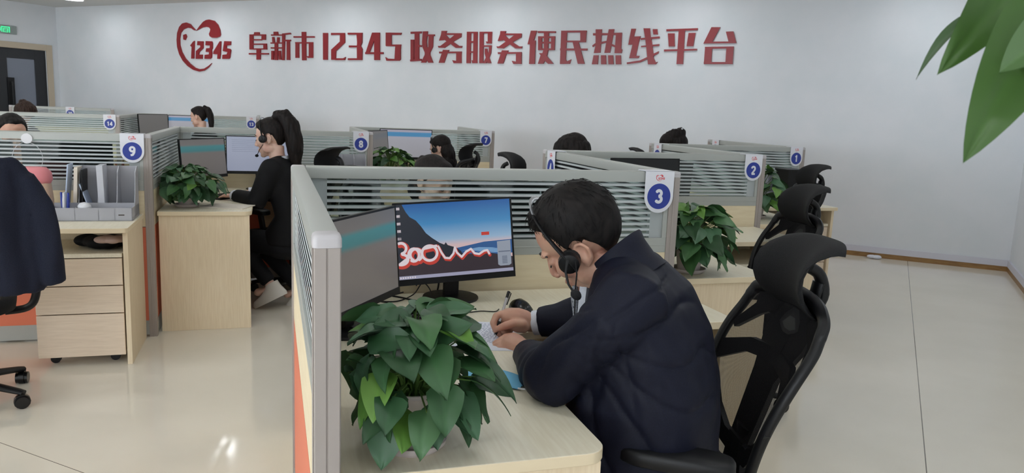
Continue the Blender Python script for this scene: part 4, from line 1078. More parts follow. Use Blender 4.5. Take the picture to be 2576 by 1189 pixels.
def hand_frame(w, tip, back):
    x = (Vector(tip) - Vector(w)).normalized(); z = Vector(back); z = (z - x * z.dot(x)).normalized(); y = z.cross(x)
    return axes(w, x, y, z)
def hand(mb, X, side, curls, spread=.10, thumb=((.030, .030, -.008), (.052, .046, -.020), (.074, .046, -.030)), sc=1.0):
    """x to the fingertips, z out of the back of the hand, thumb on the +y side when side=1"""
    mb.tube([(-.03, 0, 0), (0, 0, 0), (.03, side * .002, 0), (.062, 0, .001), (.085, -side * .002, 0)], [(.024, .018), (.024, .017), (.033, .016), (.039, .0145), (.037, .012)], 12, X=X, up=(0, 0, 1), round_ends=True)
    mb.ell((.028, side * .022, -.008), (.026, .016, .013), X=X)
    for i, (y, L_, r) in enumerate(((.029, .072, .0088), (.0095, .080, .0090), (-.0105, .075, .0086), (-.029, .059, .0076))):
        a = spread * (1.2 - i * .8) * side
        p = Vector((.084 - (.006 if i == 3 else .002 * abs(i - 1)), side * y, 0)); pts = [Vector((.062, side * y * .9, 0)), p.copy()]
        b_ = 0; c = curls[i]
        for seg, frac, dc in ((0, .44, c[0]), (1, .31, c[1]), (2, .25, c[2])):
            b_ += rad(dc)
            p = p + Vector((math.cos(b_) * math.cos(a), math.sin(a) * math.cos(b_), -math.sin(b_))) * L_ * frac
            pts.append(p.copy())
        mb.tube(pts, [r, r * 1.05, r * 1.0, r * .92, r * .78], 10, X=X, up=(0, 1, 0), round_ends=True)
    tp = [Vector((.006, side * .016, -.006))] + [Vector((x, side * y, z)) for x, y, z in thumb]
    mb.tube(tp, [.0125, .0115, .0100, .0082], 10, X=X, up=(0, 0, 1), round_ends=True)

def ring_el(c, hx, hy, tilt, n=28, p=2.5, flat=0):
    """torso cross-section: super-ellipse, leaning forward by tilt"""
    out = []
    for i in range(n):
        a = 2 * PI * i / n; ca, sa = math.cos(a), math.sin(a)
        x = math.copysign(abs(ca) ** (2 / p), ca) * hx; y = math.copysign(abs(sa) ** (2 / p), sa) * hy
        out.append((c[0] + x * math.cos(tilt), c[1] + y, c[2] - x * math.sin(tilt)))
    return out

def person(name, label, X, P):
    """X: frame (x forward, y left, z up) standing on the floor. P: the pose and the looks"""
    vox = P.get('voxel', .006); fem = P.get('fem', False)
    H = Matrix.Translation(P['head']) @ Matrix.Rotation(P.get('yaw', 0), 4, 'Z') @ Matrix.Rotation(P.get('nod', 0), 4, 'Y') @ Matrix.Rotation(P.get('roll', 0), 4, 'X') @ Matrix.Scale(P.get('hs', 1.0), 4)
    rings, sh, el, wr, kn, an = P['rings'], P['sh'], P['el'], P['wr'], P['kn'], P['an']
    # --- body: one surface
    b_ = MB(); head_shapes(b_, H, fem, P.get('ears', True))
    nb = Vector(P['neck']); nt = H @ Vector((-.030, 0, -.050)); nr = .050 if fem else .058
    b_.tube([nb + (nb - nt).normalized() * .03, nb, nb.lerp(nt, .5), nt], [(nr * 1.25, nr * 1.2), (nr * 1.1, nr * 1.05), (nr, nr), (nr * .95, nr)], 16)
    b_.loft([ring_el(c, hx * .74, hy * .76, tl) for c, hx, hy, tl in rings])
    for s in (0, 1):
        b_.tube([Vector(sh[s]).lerp(Vector(rings[-2][0]), .5), sh[s], Vector(sh[s]).lerp(Vector(el[s]), .5), el[s], Vector(el[s]).lerp(Vector(wr[s]), .5), wr[s]], [.040, .041, .038, .036, .033, .026], 12, round_ends=True)
        hp = Vector(rings[0][0]) + Vector((0, (.085, -.085)[s], .02))
        b_.tube([hp, hp.lerp(Vector(kn[s]), .5), kn[s], Vector(kn[s]).lerp(Vector(an[s]), .4), an[s], Vector(an[s]) + Vector((.10, 0, -.055))], [.075, .066, .052, .05, .035, .03], 12, round_ends=True)
        if P['hands'][s]: P['hands'][s](b_)
    me = remesh(b_, vox, P.get('smooth', 5))
    setco(me, sculpt_head(coords(me), H))
    body = finish(me, name, P.get('skin', M['skin'])); body.matrix_world = X
    tag(body, label, 'person')
    P['_body'] = me
    # --- hair
    hm = MB(); head_shapes(hm, H, fem, P.get('ears', True)); hme = remesh(hm, P.get('hvox', .005), 4); setco(hme, sculpt_head(coords(hme), H))
    cap = hair_cap(hme, H, fem, P.get('hair_t', .014), P.get('seed', 1), P.get('spiky', .004))
    hair = finish(cap, 'hair', P.get('hair', M['hair']), body)
    if P.get('strands'):
        cm = cap; cc = coords(cm); cn = normals(cm); rn = random.Random(2); Hm = H.to_3x3(); C0 = H @ Vector((-.045, 0, .12)); stb = MB()
        Hi_ = H.inverted(); cand = [i for i in range(len(cc)) if (Hi_ @ Vector(cc[i])).z > .05 + .0 * i]
        for _ in range(P['strands']):
            i = rn.choice(cand); p = Vector(cc[i]); nv = Vector(cn[i]).normalized(); q = Hi_ @ p
            d = (p - C0); d -= nv * d.dot(nv)
            if d.length < 1e-4: continue
            d = (d.normalized() + Vector((rn.uniform(-.18, .18), rn.uniform(-.18, .18), rn.uniform(-.18, .18)))).normalized()
            L_ = rn.uniform(.018, .036) * (1.25 if q.x > .05 and q.z > .07 else 1); li = rn.uniform(-.03, .05)
            stb.tube([p - nv * .003, p + d * L_ * .45 + nv * L_ * li, p + d * L_ + nv * L_ * (li - .16)], [.0011, .0009, .0002], 4)
        stb.build('hair_strands', P.get('hair', M['hair']), body, smooth=60)
    if P.get('extra_hair'):
        e = MB(); P['extra_hair'](e, H)
        em = remesh(e, P.get('hvox', .005), 3)
        co = coords(em); nn = normals(em); setco(em, co + nn * (vnoise(co, 40, 5, (1.4, 1.4, .35)) * .007)[:, None])
        finish(em, P.get('extra_name', 'ponytail'), P.get('hair', M['hair']), body)
    if P.get('face', True):
        br = MB()
        for s in (-1, 1):
            br.tube([(.0915, s * .013, .036), (.091, s * .026, .041), (.0825, s * .043, .037), (.0735, s * .051, .030)], [(.0025, .004), (.003, .0045), (.0025, .0035), (.001, .0015)], 8, X=H, up=(1, 0, 0), round_ends=True)
        br.build('eyebrows', M['dark'], body, smooth=60)
        ly = MB()
        for s in (-1, 1):
            ly.tube([(.0885, s * .019, .0035), (.0915, s * .030, .0005), (.088, s * .041, .002), (.082, s * .048, .006)], [(.0010, .0014), (.0018, .002), (.0016, .002), (.0008, .001)], 6, X=H, up=(1, 0, 0), round_ends=True)
        ly.build('eyelashes', M['dark'], body, smooth=60)
    # --- jacket and sleeves
    j = MB(); j.loft([ring_el(c, hx, hy, tl) for c, hx, hy, tl in rings])
    for s in (0, 1):
        S, E, Wr = Vector(sh[s]), Vector(el[s]), Vector(wr[s]); ss = P.get('sleeve', 1.0)
        c0 = Vector(rings[-3][0]); 
        j.tube([S.lerp(c0, .55), S.lerp(c0, .15), S.lerp(E, .25), S.lerp(E, .6), E, E.lerp(Wr, .3), E.lerp(Wr, .62), E.lerp(Wr, P.get('cuff', .93))],
               [.070 * ss, .080 * ss, .074 * ss, .067 * ss, .066 * ss, .060 * ss, .052 * ss, .046 * ss], 18, round_ends=False)
    jm = remesh(j, P.get('jvox', .010), P.get('jsmooth', 8))
    co = coords(jm); nn = normals(jm)
    if P.get('wrinkle'): co = co + nn * P['wrinkle'](co)[:, None]
    else: co = co + nn * (vnoise(co, 9, 2) * .006)[:, None]
    setco(jm, co)
    from mathutils.bvhtree import BVHTree                  # keep the hidden body inside its clothes
    bv = BVHTree.FromPolygons([tuple(v.co) for v in jm.vertices], [tuple(p.vertices) for p in jm.polygons])
    hc = H @ Vector((0, 0, 0)); keep = .20 * P.get('hs', 1); bc = coords(me)
    for i in range(len(bc)):
        v = Vector(bc[i])
        if (v - hc).length < keep or min((v - Vector(wr[0])).length, (v - Vector(wr[1])).length) < .04 and False: continue
        if any((v - Vector(wr[s])).dot(Vector(wr[s]) - Vector(el[s])) > -.004 and (v - Vector(wr[s])).length < .25 for s in (0, 1)): continue
        q, n_, _, dist = bv.find_nearest(v, .06)
        if q is not None and (v - q).dot(n_) > -.004: bc[i] = q - n_ * .006
    setco(me, bc)
    jacket = finish(jm, P.get('top_name', 'jacket'), P['top'], body)
    if P.get('collar'): P['collar'](body, jacket, H)
    if P.get('shirt_cuffs', True):
        for s in (0, 1):
            E, Wr = Vector(el[s]), Vector(wr[s])
            cu_a, cu_b = P.get('cuffs', ((.88, 1.03),) * 2)[s]; MB().tube([E.lerp(Wr, cu_a), E.lerp(Wr, cu_b)], [.040, .038], 20).build('shirt_cuff', M['shirt'], body, smooth=50)
    # --- trousers and shoes
    tr = MB(); c, hx, hy, tl = rings[0]
    tr.ell((c[0], c[1], c[2] - .02), (hx, hy, .095))
    for s in (0, 1):
        hp = Vector(c) + Vector((0, (.09, -.09)[s], -.005)); K, A = Vector(kn[s]), Vector(an[s])
        tr.tube([hp, hp.lerp(K, .5), K, K.lerp(A, .3), K.lerp(A, .93)], [.092, .082, .066, .062, .050], 16, round_ends=False)
    tm = remesh(tr, .012, 6); co = coords(tm); nn = normals(tm); setco(tm, co + nn * (vnoise(co, 10, 7) * .006)[:, None])
    finish(tm, 'trousers', M['trousers'], body)
    for s in (0, 1):
        A = Vector(an[s]); f = MB(); T = Matrix.Translation(A) @ Matrix.Rotation(P.get('foot_pitch', (0, 0))[s], 4, 'Y')
        f.loft([[(x + k_ * math.copysign(abs(math.cos(a)) ** .8, math.cos(a)) * lx, math.sin(a) * wy, z) for a in [2 * PI * i / 24 for i in range(24)]] for z, x, lx, wy, k_ in
                ((-.095, .055, .135, .046, 1), (-.075, .055, .138, .048, 1), (-.05, .05, .125, .044, 1), (-.025, .015, .08, .040, 1), (.0, -.005, .055, .038, 1), (.02, -.012, .045, .036, 1))], X=T)
        so = f.build('shoe', P.get('shoes', M['shoe_dark']), body, smooth=50)
        if P.get('shoe_mark'):
            k_ = MB(); k_.tube([(.02, -.047, -.045), (.05, -.049, -.062), (.09, -.046, -.05), (.125, -.035, -.032)], [.003, .006, .006, .002], 8, X=T); k_.build('shoe_stripe', M['brown'], so, smooth=50)
    return body, H

# ------------------------------------------------ the man writing at the front desk
MX, MY = -.46, 1.88
XM = Matrix.Translation((MX, MY, 0)) @ Matrix.Rotation(PI, 4, 'Z')
def pxz(x, y, z):
    v = fw + cr * ((x - 1288) / FOC) - cu * ((y - 594.5) / FOC); return XM.inverted() @ (Vector((0, 0, EYE)) + v * ((z - EYE) / v.z))
def ml(x, y, z): return Vector((-(x - MX), -(y - MY), z))           # world -> his frame
PEN_TIP = XM @ pxz(1243, 853, .7535); PEN_D = (PEN_TIP - Vector((0, 0, EYE))).dot(fw)
def hl_(x, y, o): return XM.inverted() @ at_px(x, y, PEN_D + o)
def man_right_hand(mb):                               # closed round the pen: thumb in front, forefinger over it, the rest curled under
    T = lambda pts, r, **k: mb.tube([hl_(*p) for p in pts], r, 12, round_ends=True, **k)
    T([(1352, 812, .085), (1336, 812, .075), (1318, 806, .065), (1298, 802, .055), (1276, 797, .05)], [.027, .029, .034, .036, .030])
    T([(1318, 820, .045), (1300, 822, .035)], [.022, .018])
    T([(1270, 788, .045), (1248, 794, .03), (1240, 812, .018), (1247, 833, .012)], [.0125, .0115, .0105, .0085])
    T([(1272, 792, .06), (1252, 806, .05), (1249, 826, .038), (1256, 842, .028)], [.0125, .0115, .0105, .0085])
    T([(1282, 802, .07), (1264, 822, .06), (1266, 838, .05), (1280, 845, .045)], [.0125, .0112, .0105, .0085])
    T([(1296, 814, .075), (1280, 834, .065), (1284, 846, .058), (1298, 848, .055)], [.0115, .0102, .0095, .008])
    T([(1316, 815, .03), (1292, 813, .008), (1270, 819, -.002), (1254, 825, .0)], [.0155, .0135, .0125, .0095])
def man_left_hand(mb):                                # flat fist holding the sheet
    T = lambda pts, r, **k: mb.tube([hl_(*p) for p in pts], r, 12, round_ends=True, **k)
    T([(1345, 893, -.10), (1325, 884, -.085), (1305, 871, -.065), (1284, 860, -.045)], [(.027, .024), (.029, .025), (.036, .028), (.034, .026)])
    for i, (kx, ky, o) in enumerate(((1282, 846, -.02), (1270, 854, -.035), (1265, 865, -.05), (1266, 877, -.065))):
        T([(kx + 6, ky + 3, o), (kx - 10, ky + 1, o), (kx - 25, ky + 10, o + .004), (kx - 30, ky + 22, o + .004)], [.0118, .0112, .0102, .0085])
    T([(1310, 855, -.035), (1292, 845, -.018), (1274, 846, -.008)], [.0135, .0125, .0095])
def man_wrinkles(co):
    d = vnoise(co, 7, 3) * .010 + vnoise(co, 16, 8) * .005
    x, y, z = co[:, 0], co[:, 1], co[:, 2]
    # pulled creases fanning from the near armpit across the back and flank
    def fan(cx, cz, amp, freq, r0_, r1_, a0, a1, msk):
        r_ = np.hypot(x - cx, z - cz); a = np.arctan2(z - cz, x - cx)
        w_ = np.exp(-((r_ - r0_) / r1_) ** 2) * np.clip((a - a0) / .4, 0, 1) * np.clip((a1 - a) / .4, 0, 1) * msk
        s = np.sin(a * freq * .5 + 2.2 * vnoise(co, 6, 11)); return -amp * w_ * (1 - np.abs(s)) ** 3
    near = np.clip(y / .08, 0, 1)
    d *= .7; d += fan(.17, .93, .009, 17, .26, .15, -4, -1.5, near) + fan(.17, .93, .009, 17, .26, .15, 2.2, 4, near)
    d += fan(.04, 1.03, .008, 15, .17, .1, -2.2, .4, near)
    # elbow folds
    for e, ax in ((MEL[0], (.55, -.35, .2)), (MEL[1], (.6, .2, .2))):
        e = np.array(e); r_ = np.linalg.norm(co - e, axis=1)
        s = np.sin((co - e) @ np.array(ax) * 130 + 2 * vnoise(co, 9, 4)); d += .007 * np.exp(-(r_ / .11) ** 2) * s
    return d
MK = .965
def mk(x, y, z): return ml(x * MK, y * MK, EYE + (z - EYE) * MK)      # the same line of sight, nearer to the eye
MSH = (mk(-.500, 1.685, 1.000), mk(-.585, 2.070, .985))
MEL = (ml(-.668, 1.622, .812), ml(-.75, 2.15, .83))
MWR = (hl_(1325, 884, -.085), hl_(1338, 812, .077))
def mw(p): return mk(MX - p[0], MY - p[1], p[2])
def man_collar(body, jacket, H):
    # stand collar of the jacket, white shirt collar inside it, striped tie
    n = 30
    nb = mw((.125, 0, 1.040)); ax = Vector((.52, 0, .86)).normalized(); fx = Vector((.86, 0, -.52)).normalized()
    def ringat(h, rx, ry, th, off=0, a0=28):
        o, i_ = [], []
        for k in range(n + 1):
            a = rad(a0 + (360 - 2 * a0) * k / n)
            p = nb + ax * (h + .018 * math.cos(a) * -1) + fx * (math.cos(a) * rx + off) + Vector((0, math.sin(a) * ry, 0)); q = nb + ax * (h + .018 * -math.cos(a)) + fx * (math.cos(a) * (rx - th) + off) + Vector((0, math.sin(a) * (ry - th), 0))
            o.append(tuple(p)); i_.append(tuple(q))
        return o + i_[::-1]
    c = MB(); c.loft([ringat(-.045, .098, .105, .012), ringat(-.01, .082, .086, .010), ringat(.03, .076, .078, .008), ringat(.052, .077, .079, .008), ringat(.056, .075, .077, .005)])
    c.build('jacket_collar', M['navy'], jacket, smooth=60)
    s = MB(); s.loft([ringat(-.03, .075, .078, .006, .022, 14), ringat(.02, .070, .070, .005, .026, 12), ringat(.036, .069, .069, .004, .026, 12)])
    s.build('shirt_collar', M['shirt'], body, smooth=60)
    fr_ = MB(); fr_.loft([[(.215 + .0 * k, -.03 + .06 * k / 8, 1.0) for k in range(9)] + [(.235, .03 - .06 * k / 8, .995) for k in range(9)], [(.215, -.045 + .09 * k / 8, .92) for k in range(9)] + [(.232, .045 - .09 * k / 8, .92) for k in range(9)], [(.20, -.05 + .1 * k / 8, .87) for k in range(9)] + [(.21, .05 - .1 * k / 8, .87) for k in range(9)]])
    fr_.v = [tuple(mw(p)) for p in fr_.v]
    fr_.build('shirt_front', M['shirt'], body, smooth=60)
    t_ = MB(); t_.loft([[(.262, -.014, .985), (.262, .014, .985), (.250, .016, .985), (.250, -.016, .985)], [(.268, -.012, .955), (.268, .012, .955), (.252, .012, .955), (.252, -.012, .955)], [(.250, -.022, .88), (.250, .022, .88), (.240, .022, .88), (.240, -.022, .88)]])
    t_.v = [tuple(mw(p)) for p in t_.v]
    t_.build('tie', M['tie'], body, bevel=.002)
M['tie'] = noisy(mat('patterned tie', rgb(150, 152, 162), .6), 300, rgb(70, 72, 84), rgb(196, 198, 206))
man, HM = person('person', 'man in a navy jacket and headset, bent over the front desk writing', XM, dict(
    head=XM.inverted() @ at_px(1464, 606, 1.93), nod=.68, yaw=.06, roll=-.34, hs=1.05, neck=mw((.165, 0, 1.035)), voxel=.0036, hvox=.004, jvox=.0065, smooth=4, hair_t=.026, spiky=.005, seed=4, strands=500,
    rings=[(mw(c_), hx_ * .975, hy_ * .98, tl_) for c_, hx_, hy_, tl_ in [((.05, 0, .46), .185, .19, 0), ((.058, 0, .54), .200, .20, 0), ((.06, 0, .64), .198, .20, .04), ((.05, 0, .75), .180, .20, .12), ((.04, 0, .85), .142, .206, .34), ((.075, 0, .935), .122, .212, .58), ((.115, 0, 1.0), .098, .195, .68), ((.145, 0, 1.045), .068, .125, .7), ((.16, 0, 1.065), .05, .08, .7)]],
    sh=MSH, el=MEL, wr=MWR, kn=((.40, .20, .51), (.42, -.06, .51)), an=((.42, .20, .11), (.36, -.07, .11)),
    hands=(man_left_hand, man_right_hand), top=M['navy'], sleeve=1.06, wrinkle=man_wrinkles, collar=man_collar, jsmooth=5, cuff=.88, cuffs=((.80, .90), (.78, .97))))
# ------------------------------------------------ headsets
def headset(label, X, H, thick=.0, cup_side=1, mic='front', extra=None):
    t = thing('headset', label, 'headset', X=X @ H)
    r = .094 + thick
    b_ = MB(); pts = []
    for i in range(21):
        a = rad(-12 + (204) * i / 20)
        pts.append((.016 + .016 * max(0, math.sin(a)), r * math.cos(a), .01 + (.128 + thick) * math.sin(a)))
    if cup_side < 0: pts = [(x, -y, z) for x, y, z in pts]
    b_.tube(pts[4:], [(.0058, .0018)] * len(pts[4:]), 8, up=(1, 0, 0)); b_.build('headband', M['silver'], t, smooth=60)
    c = MB(); c.tube(pts[:8], [(.010, .004), (.010, .0045), (.010, .0045), (.009, .004), (.0085, .0035), (.008, .003), (.0075, .0025), (.007, .002)], 10, up=(1, 0, 0))
    c.build('band_end', M['black'], t, smooth=60)
    s = cup_side
    e = MB(); e.tube([(.020, s * (r - .022), .006), (.020, s * (r - .008), .005), (.020, s * (r + .004), .004), (.020, s * (r + .008), .004)], [.021, .026, .024, .016], 20, up=(1, 0, 0))
    e.build('ear_cup', M['black'], t, smooth=50)
    f = MB(); f.tube([(.019, s * (r - .024), .005), (.019, s * (r - .010), .005)], [.024, .025], 18, up=(1, 0, 0)); f.build('ear_pad', M['foam'], t, smooth=60)
    return t
hs = headset('black headset with a silver headband worn by the writing man', XM, HM, thick=.014)
Hinv = (XM @ HM).inverted()
def hp(x, y, d): return tuple(Hinv @ at_px(x, y, d))
w_ = MB(); w_.tube([hp(1428, 655, 1.81), hp(1423, 685, 1.80), hp(1430, 715, 1.80), hp(1445, 738, 1.80)], [.0042, .003, .0026, .0026], 8); w_.build('mic_boom', M['black'], hs, smooth=60)
w_ = MB(); w_.ell(hp(1449, 741, 1.80), (.011, .010, .014)); w_.build('microphone', M['foam'], hs, smooth=60)
w_ = MB(); w_.tube([hp(1447, 655, 1.81), hp(1451, 690, 1.80), hp(1447, 730, 1.80), hp(1446, 780, 1.80), hp(1444, 840, 1.80)], .0017, 6); w_.build('cable', M['black'], hs, smooth=60)

# ------------------------------------------------ the other people
def seated(hz=1.24, lean=.12, w=1.0, fem=True, elx=.10, wrx=.34, wrz=.785, wry=.10):
    k = (hz - .235 - .5) / .485
    z = lambda v: .5 + (v - .5) * k
    r = [((-.02, 0, .46), .115, .17 * w, 0), ((-.02, 0, .55), .115, .165 * w, 0), ((0, 0, z(.66)), .105, .148 * w, .05), ((.01 + lean * .3, 0, z(.78)), .112, .158 * w, .14), ((.02 + lean * .6, 0, z(.90)), .115, .178 * w, .24), ((.025 + lean * .85, 0, z(.975)), .092, .172 * w, .32), ((.03 + lean, 0, z(1.02)), .06, .105 * w, .36), ((.035 + lean, 0, z(1.045)), .046, .066 * w, .36)]
    s = (.02 + lean * .8, .165 * w, z(.975)); e = (elx + lean, .215 * w, max(.76, z(.76))); h = (wrx + lean, wry, wrz)
    m_ = lambda v: (v[0], -v[1], v[2])
    def hl(mb): hand(mb, hand_frame(h, Vector(h) + Vector((1, -.18, -.08)), (0, 0, 1)), -1, [(18, 28, 18)] * 4)
    def hr(mb): hand(mb, hand_frame(m_(h), Vector(m_(h)) + Vector((1, .18, -.08)), (0, 0, 1)), 1, [(18, 28, 18)] * 4)
    return dict(rings=r, head=(.06 + lean * 1.15, 0, hz), neck=(.035 + lean, 0, z(1.035)), sh=(s, m_(s)), el=(e, m_(e)), wr=(h, m_(h)), kn=((.40, .085, .50), (.40, -.085, .50)), an=((.36, .09, .11), (.30, -.08, .11)), hands=(hl, hr), fem=fem, voxel=.007, hvox=.006, jvox=.012, jsmooth=7, hair=M['hair_w'] if fem else M['hair'], skin=M['skin2'] if fem else M['skin'], hair_t=.014, hs=1.0 if fem else 1.04)
def place(x, y, ang): return frame((x, y, 0), rad(ang))
def shirt_v(body, jacket, H):
    c = MB(); nb = H @ Vector((-.035, 0, -.150))
    c.loft([[tuple(nb + Vector((math.cos(a) * .066 + .01, math.sin(a) * .066, dz + .02 * -math.cos(a)))) for a in [2 * PI * i / 24 for i in range(24)]] for dz in (-.035, .0, .018)], caps=False)
    c.build('shirt_collar', M['shirt'], body, smooth=60)

M['hair_br'] = hair_mat('brown hair', rgb(34, 24, 20), rgb(66, 48, 40), (1, 1, .12))
def ponytail8(e, H):
    e.tube([(-.04, 0, .11), (-.075, 0, .145), (-.115, 0, .140), (-.145, 0, .075), (-.152, -.004, -.02), (-.145, -.008, -.11), (-.135, -.008, -.18), (-.130, -.006, -.23)], [.026, .038, .050, .060, .060, .052, .036, .012], 12, X=H, round_ends=True)
p8 = seated(1.235, .08, wrx=.30, elx=.08); p8.update(extra_hair=ponytail8, nod=.18, yaw=.12, top=M['suit'], seed=8, shoes=M['shoe'], shoe_mark=True, collar=shirt_v, an=((.12, .10, .17), (-.02, -.06, .13)), foot_pitch=(.5, .6), kn=((.38, .10, .50), (.36, -.08, .49)), skin=M['skin2'])
p8['rings'][0] = ((.04, 0, .46), .17, .19, 0); p8['rings'][1] = ((.03, 0, .55), .15, .18, 0)
p8['head'] = (p8['head'][0] + .01, 0, 1.178); p8['hair_t'] = .022; p8['hs'] = 1.03
c8 = W(8, .89, .70)
f8 = Vector((math.cos(rad(197)), math.sin(rad(197)), 0))
o8 = c8 - f8 * .15
w8, H8 = person('person', 'ponytailed woman in a black suit typing at the desk marked 8', place(o8.x, o8.y, 197), p8)
h8 = headset('black headset on the ponytailed woman typing near plate 8', place(o8.x, o8.y, 197), H8, thick=.010)
w_ = MB(); w_.tube([(.02, .108, -.03), (.05, .105, -.06), (.075, .085, -.085), (.09, .065, -.095)], .0022, 6); w_.build('mic_boom', M['black'], h8, smooth=60)
w_ = MB(); w_.ell((.092, .062, -.096), (.012, .010, .010)); w_.build('microphone', M['foam'], h8, smooth=60)

def long_hair(e, H):
    e.ell((-.058, 0, -.05), (.062, .084, .115), X=H); e.ell((-.05, 0, -.14), (.05, .09, .09), X=H)
def crown_hair(e, H):
    e.ell((.015, 0, .055), (.095, .098, .085), X=H); e.ell((-.04, 0, .0), (.085, .104, .12), X=H)
def bun_hair(e, H):
    e.ell((-.10, .0, .05), (.045, .05, .045), X=H)
def side_bun(e, H):
    e.ell((-.095, .03, .055), (.05, .06, .05), X=H); e.ell((-.05, 0, -.04), (.06, .085, .08), X=H)
def ponytail(e, H):
    e.tube([(-.07, 0, .07), (-.11, 0, .10), (-.14, 0, .07), (-.155, 0, 0), (-.15, 0, -.1), (-.14, 0, -.18)], [.022, .034, .042, .042, .034, .014], 12, X=H, round_ends=True)
def two_lumps(e, H):
    e.ell((-.05, .0, .115), (.055, .05, .045), X=H); e.ell((-.06, -.06, .075), (.055, .04, .045), X=H); e.ell((-.03, .06, .085), (.05, .04, .045), X=H)
def add_person(hx, hy, hz, ang, label, lean=.12, fem=True, **kw):
    p = seated(hz, lean, w=1.0 if fem else 1.12, fem=fem); p.update(kw); p.setdefault('top', M['suit'])
    d = Vector((math.cos(rad(ang)), math.sin(rad(ang)), 0)); o = Vector((hx, hy, 0)) - d * p['head'][0]
    return person('person', label, place(o.x, o.y, ang), p), place(o.x, o.y, ang)
(pw4, H4), X4 = add_person(-1.95, 3.13, 1.075, -8, 'dark-haired woman in a white collar, head bowed behind the front screen', lean=.16, nod=.30, extra_hair=side_bun, extra_name='hair_bun', collar=shirt_v, seed=3)
(pw7, H7), X7 = add_person(-3.79, 6.21, 1.05, 186, 'woman with long black hair and headset below the plates 8 and 7', lean=.14, nod=.40, extra_hair=long_hair, extra_name='long_hair', seed=5)
headset('headset on the long-haired woman between plates 8 and 7', X7, H7, thick=.012)
add_person(-2.06, 5.16, 1.165, 5, 'person whose dark hair dome rises behind the plate 4 screen', lean=.14, nod=1.05, ears=False, extra_hair=crown_hair, extra_name='long_hair', seed=6)
(pw6, H6), X6 = add_person(-1.90, 7.38, 1.185, 0, 'person with dark bunched hair far behind the plate marked 2', lean=.12, nod=1.0, ears=False, extra_hair=lambda e, H: (crown_hair(e, H), two_lumps(e, H)), extra_name='hair_bun', seed=9)
tg = MB(); tg.ell((-.072, -.022, .142), (.012, .012, .012), X=H6); tg.build('hair_clip', M['white'], pw6, smooth=60)
add_person(-7.72, 6.92, 1.205, 196, 'distant woman with a ponytail left of the nearer ponytailed woman', lean=.10, nod=.2, extra_hair=ponytail, seed=12)
add_person(-5.02, 3.02, 1.155, -18, 'short-haired man looking down behind the screen marked 9, at the left edge', lean=.14, fem=False, nod=.3, top=M['maroon'], top_name='jumper', shirt_cuffs=False, hair_t=.012, seed=14)
add_person(-9.55, 5.92, 1.19, 10, 'person far left, only brown hair above the screen under the door', lean=.10, nod=.9, ears=False, extra_hair=lambda e, H: (crown_hair(e, H), bun_hair(e, H)), extra_name='hair_bun', hair=M['hair_br'], seed=16)

# ================================================================ things on the front desk
def k3(q, p, z=.75): return W(3, q, p, z)
def keyboard(label, X, L_=.40, D_=.135):
    t = thing('keyboard', label, 'keyboard', X=X)
    b_ = MB(); b_.loft([[(-L_ / 2, -D_ / 2, 0), (L_ / 2, -D_ / 2, 0), (L_ / 2, D_ / 2, 0), (-L_ / 2, D_ / 2, 0)], [(-L_ / 2, -D_ / 2, .012), (L_ / 2, -D_ / 2, .012), (L_ / 2, D_ / 2, .022), (-L_ / 2, D_ / 2, .022)]])
    b_.build('case', M['black'], t, bevel=.003)
    kk = MB(); nx, ny = 19, 5
    for i in range(nx):
        for j in range(ny):
            if i in (13, 16) and j != 9: continue
            x = -L_ / 2 + .012 + (L_ - .024) * (i + .5) / nx; y = -D_ / 2 + .012 + (D_ - .03) * (j + .5) / ny; z = .012 + .010 * (y + D_ / 2) / D_
            a, c = (L_ - .024) / nx * .42, (D_ - .03) / ny * .42
            kk.loft([[(x - a, y - c, z - .002), (x + a, y - c, z - .002), (x + a, y + c, z - .001), (x - a, y + c, z - .001)], [(x - a * .8, y - c * .8, z + .007), (x + a * .8, y - c * .8, z + .007), (x + a * .8, y + c * .8, z + .008), (x - a * .8, y + c * .8, z + .008)]])
    kk.build('keys', M['black_gloss'], t)
    return t
keyboard('black keyboard half hidden by the big front plant', axes(k3(.43, .325), tuple((VV * .76 + UU * .65).normalized()), tuple((UU * .76 - VV * .65).normalized()), (0, 0, 1)))
keyboard('black keyboard under the hands of the ponytailed woman', axes(W(8, .66, .42, .75), tuple((VV * .6 + UU * .8).normalized()), tuple((UU * .6 - VV * .8).normalized()), (0, 0, 1)))
ms_ = MB(); rs = []
for x, hw, h_ in ((-.056, .010, .012), (-.045, .026, .024), (-.02, .031, .034), (.01, .030, .037), (.035, .027, .028), (.05, .018, .016), (.056, .008, .008)):
    rs.append([(x, hw * math.cos(a), max(0, h_ * math.sin(a))) for a in [PI * i / 12 for i in range(13)]])
ms_.loft(rs)
tag(ms_.build('computer_mouse', M['black_gloss'], X=axes(k3(.315, .735), tuple((UU - VV * .2).normalized()), tuple((-VV - UU * .2).normalized()), (0, 0, 1)), smooth=60), 'black computer mouse beyond the writing hand', 'mouse')
pp = MB(); A_ = math.radians(0)
sheet = [(-.105, -.1485), (.105, -.1485), (.105, .1485), (-.105, .1485)]
pp.prism(sheet, 0, .0016)
PX = axes(k3(.600, .525), tuple((VV * .97 - UU * .24).normalized()), tuple((UU * .97 + VV * .24).normalized()), (0, 0, 1))
pt = thing('paper_sheet', 'written white sheet under the writing hand', 'paper', X=PX)
pp.build('sheet', M['paper'], pt)
ln_ = MB(); rnd = random.Random(3)
for i in range(17):
    y = .125 - i * .0125; x = -.09
    while x < .085:
        l = rnd.uniform(.003, .011); ln_.box((x, y - .0016 - rnd.random() * .001, .0014), (min(x + l, .09), y + .0016 + rnd.random() * .001, .0018)); x += l + rnd.uniform(.0025, .006)
ln_.build('writing', mat('blue grey ink', rgb(158, 164, 190), .7), pt)
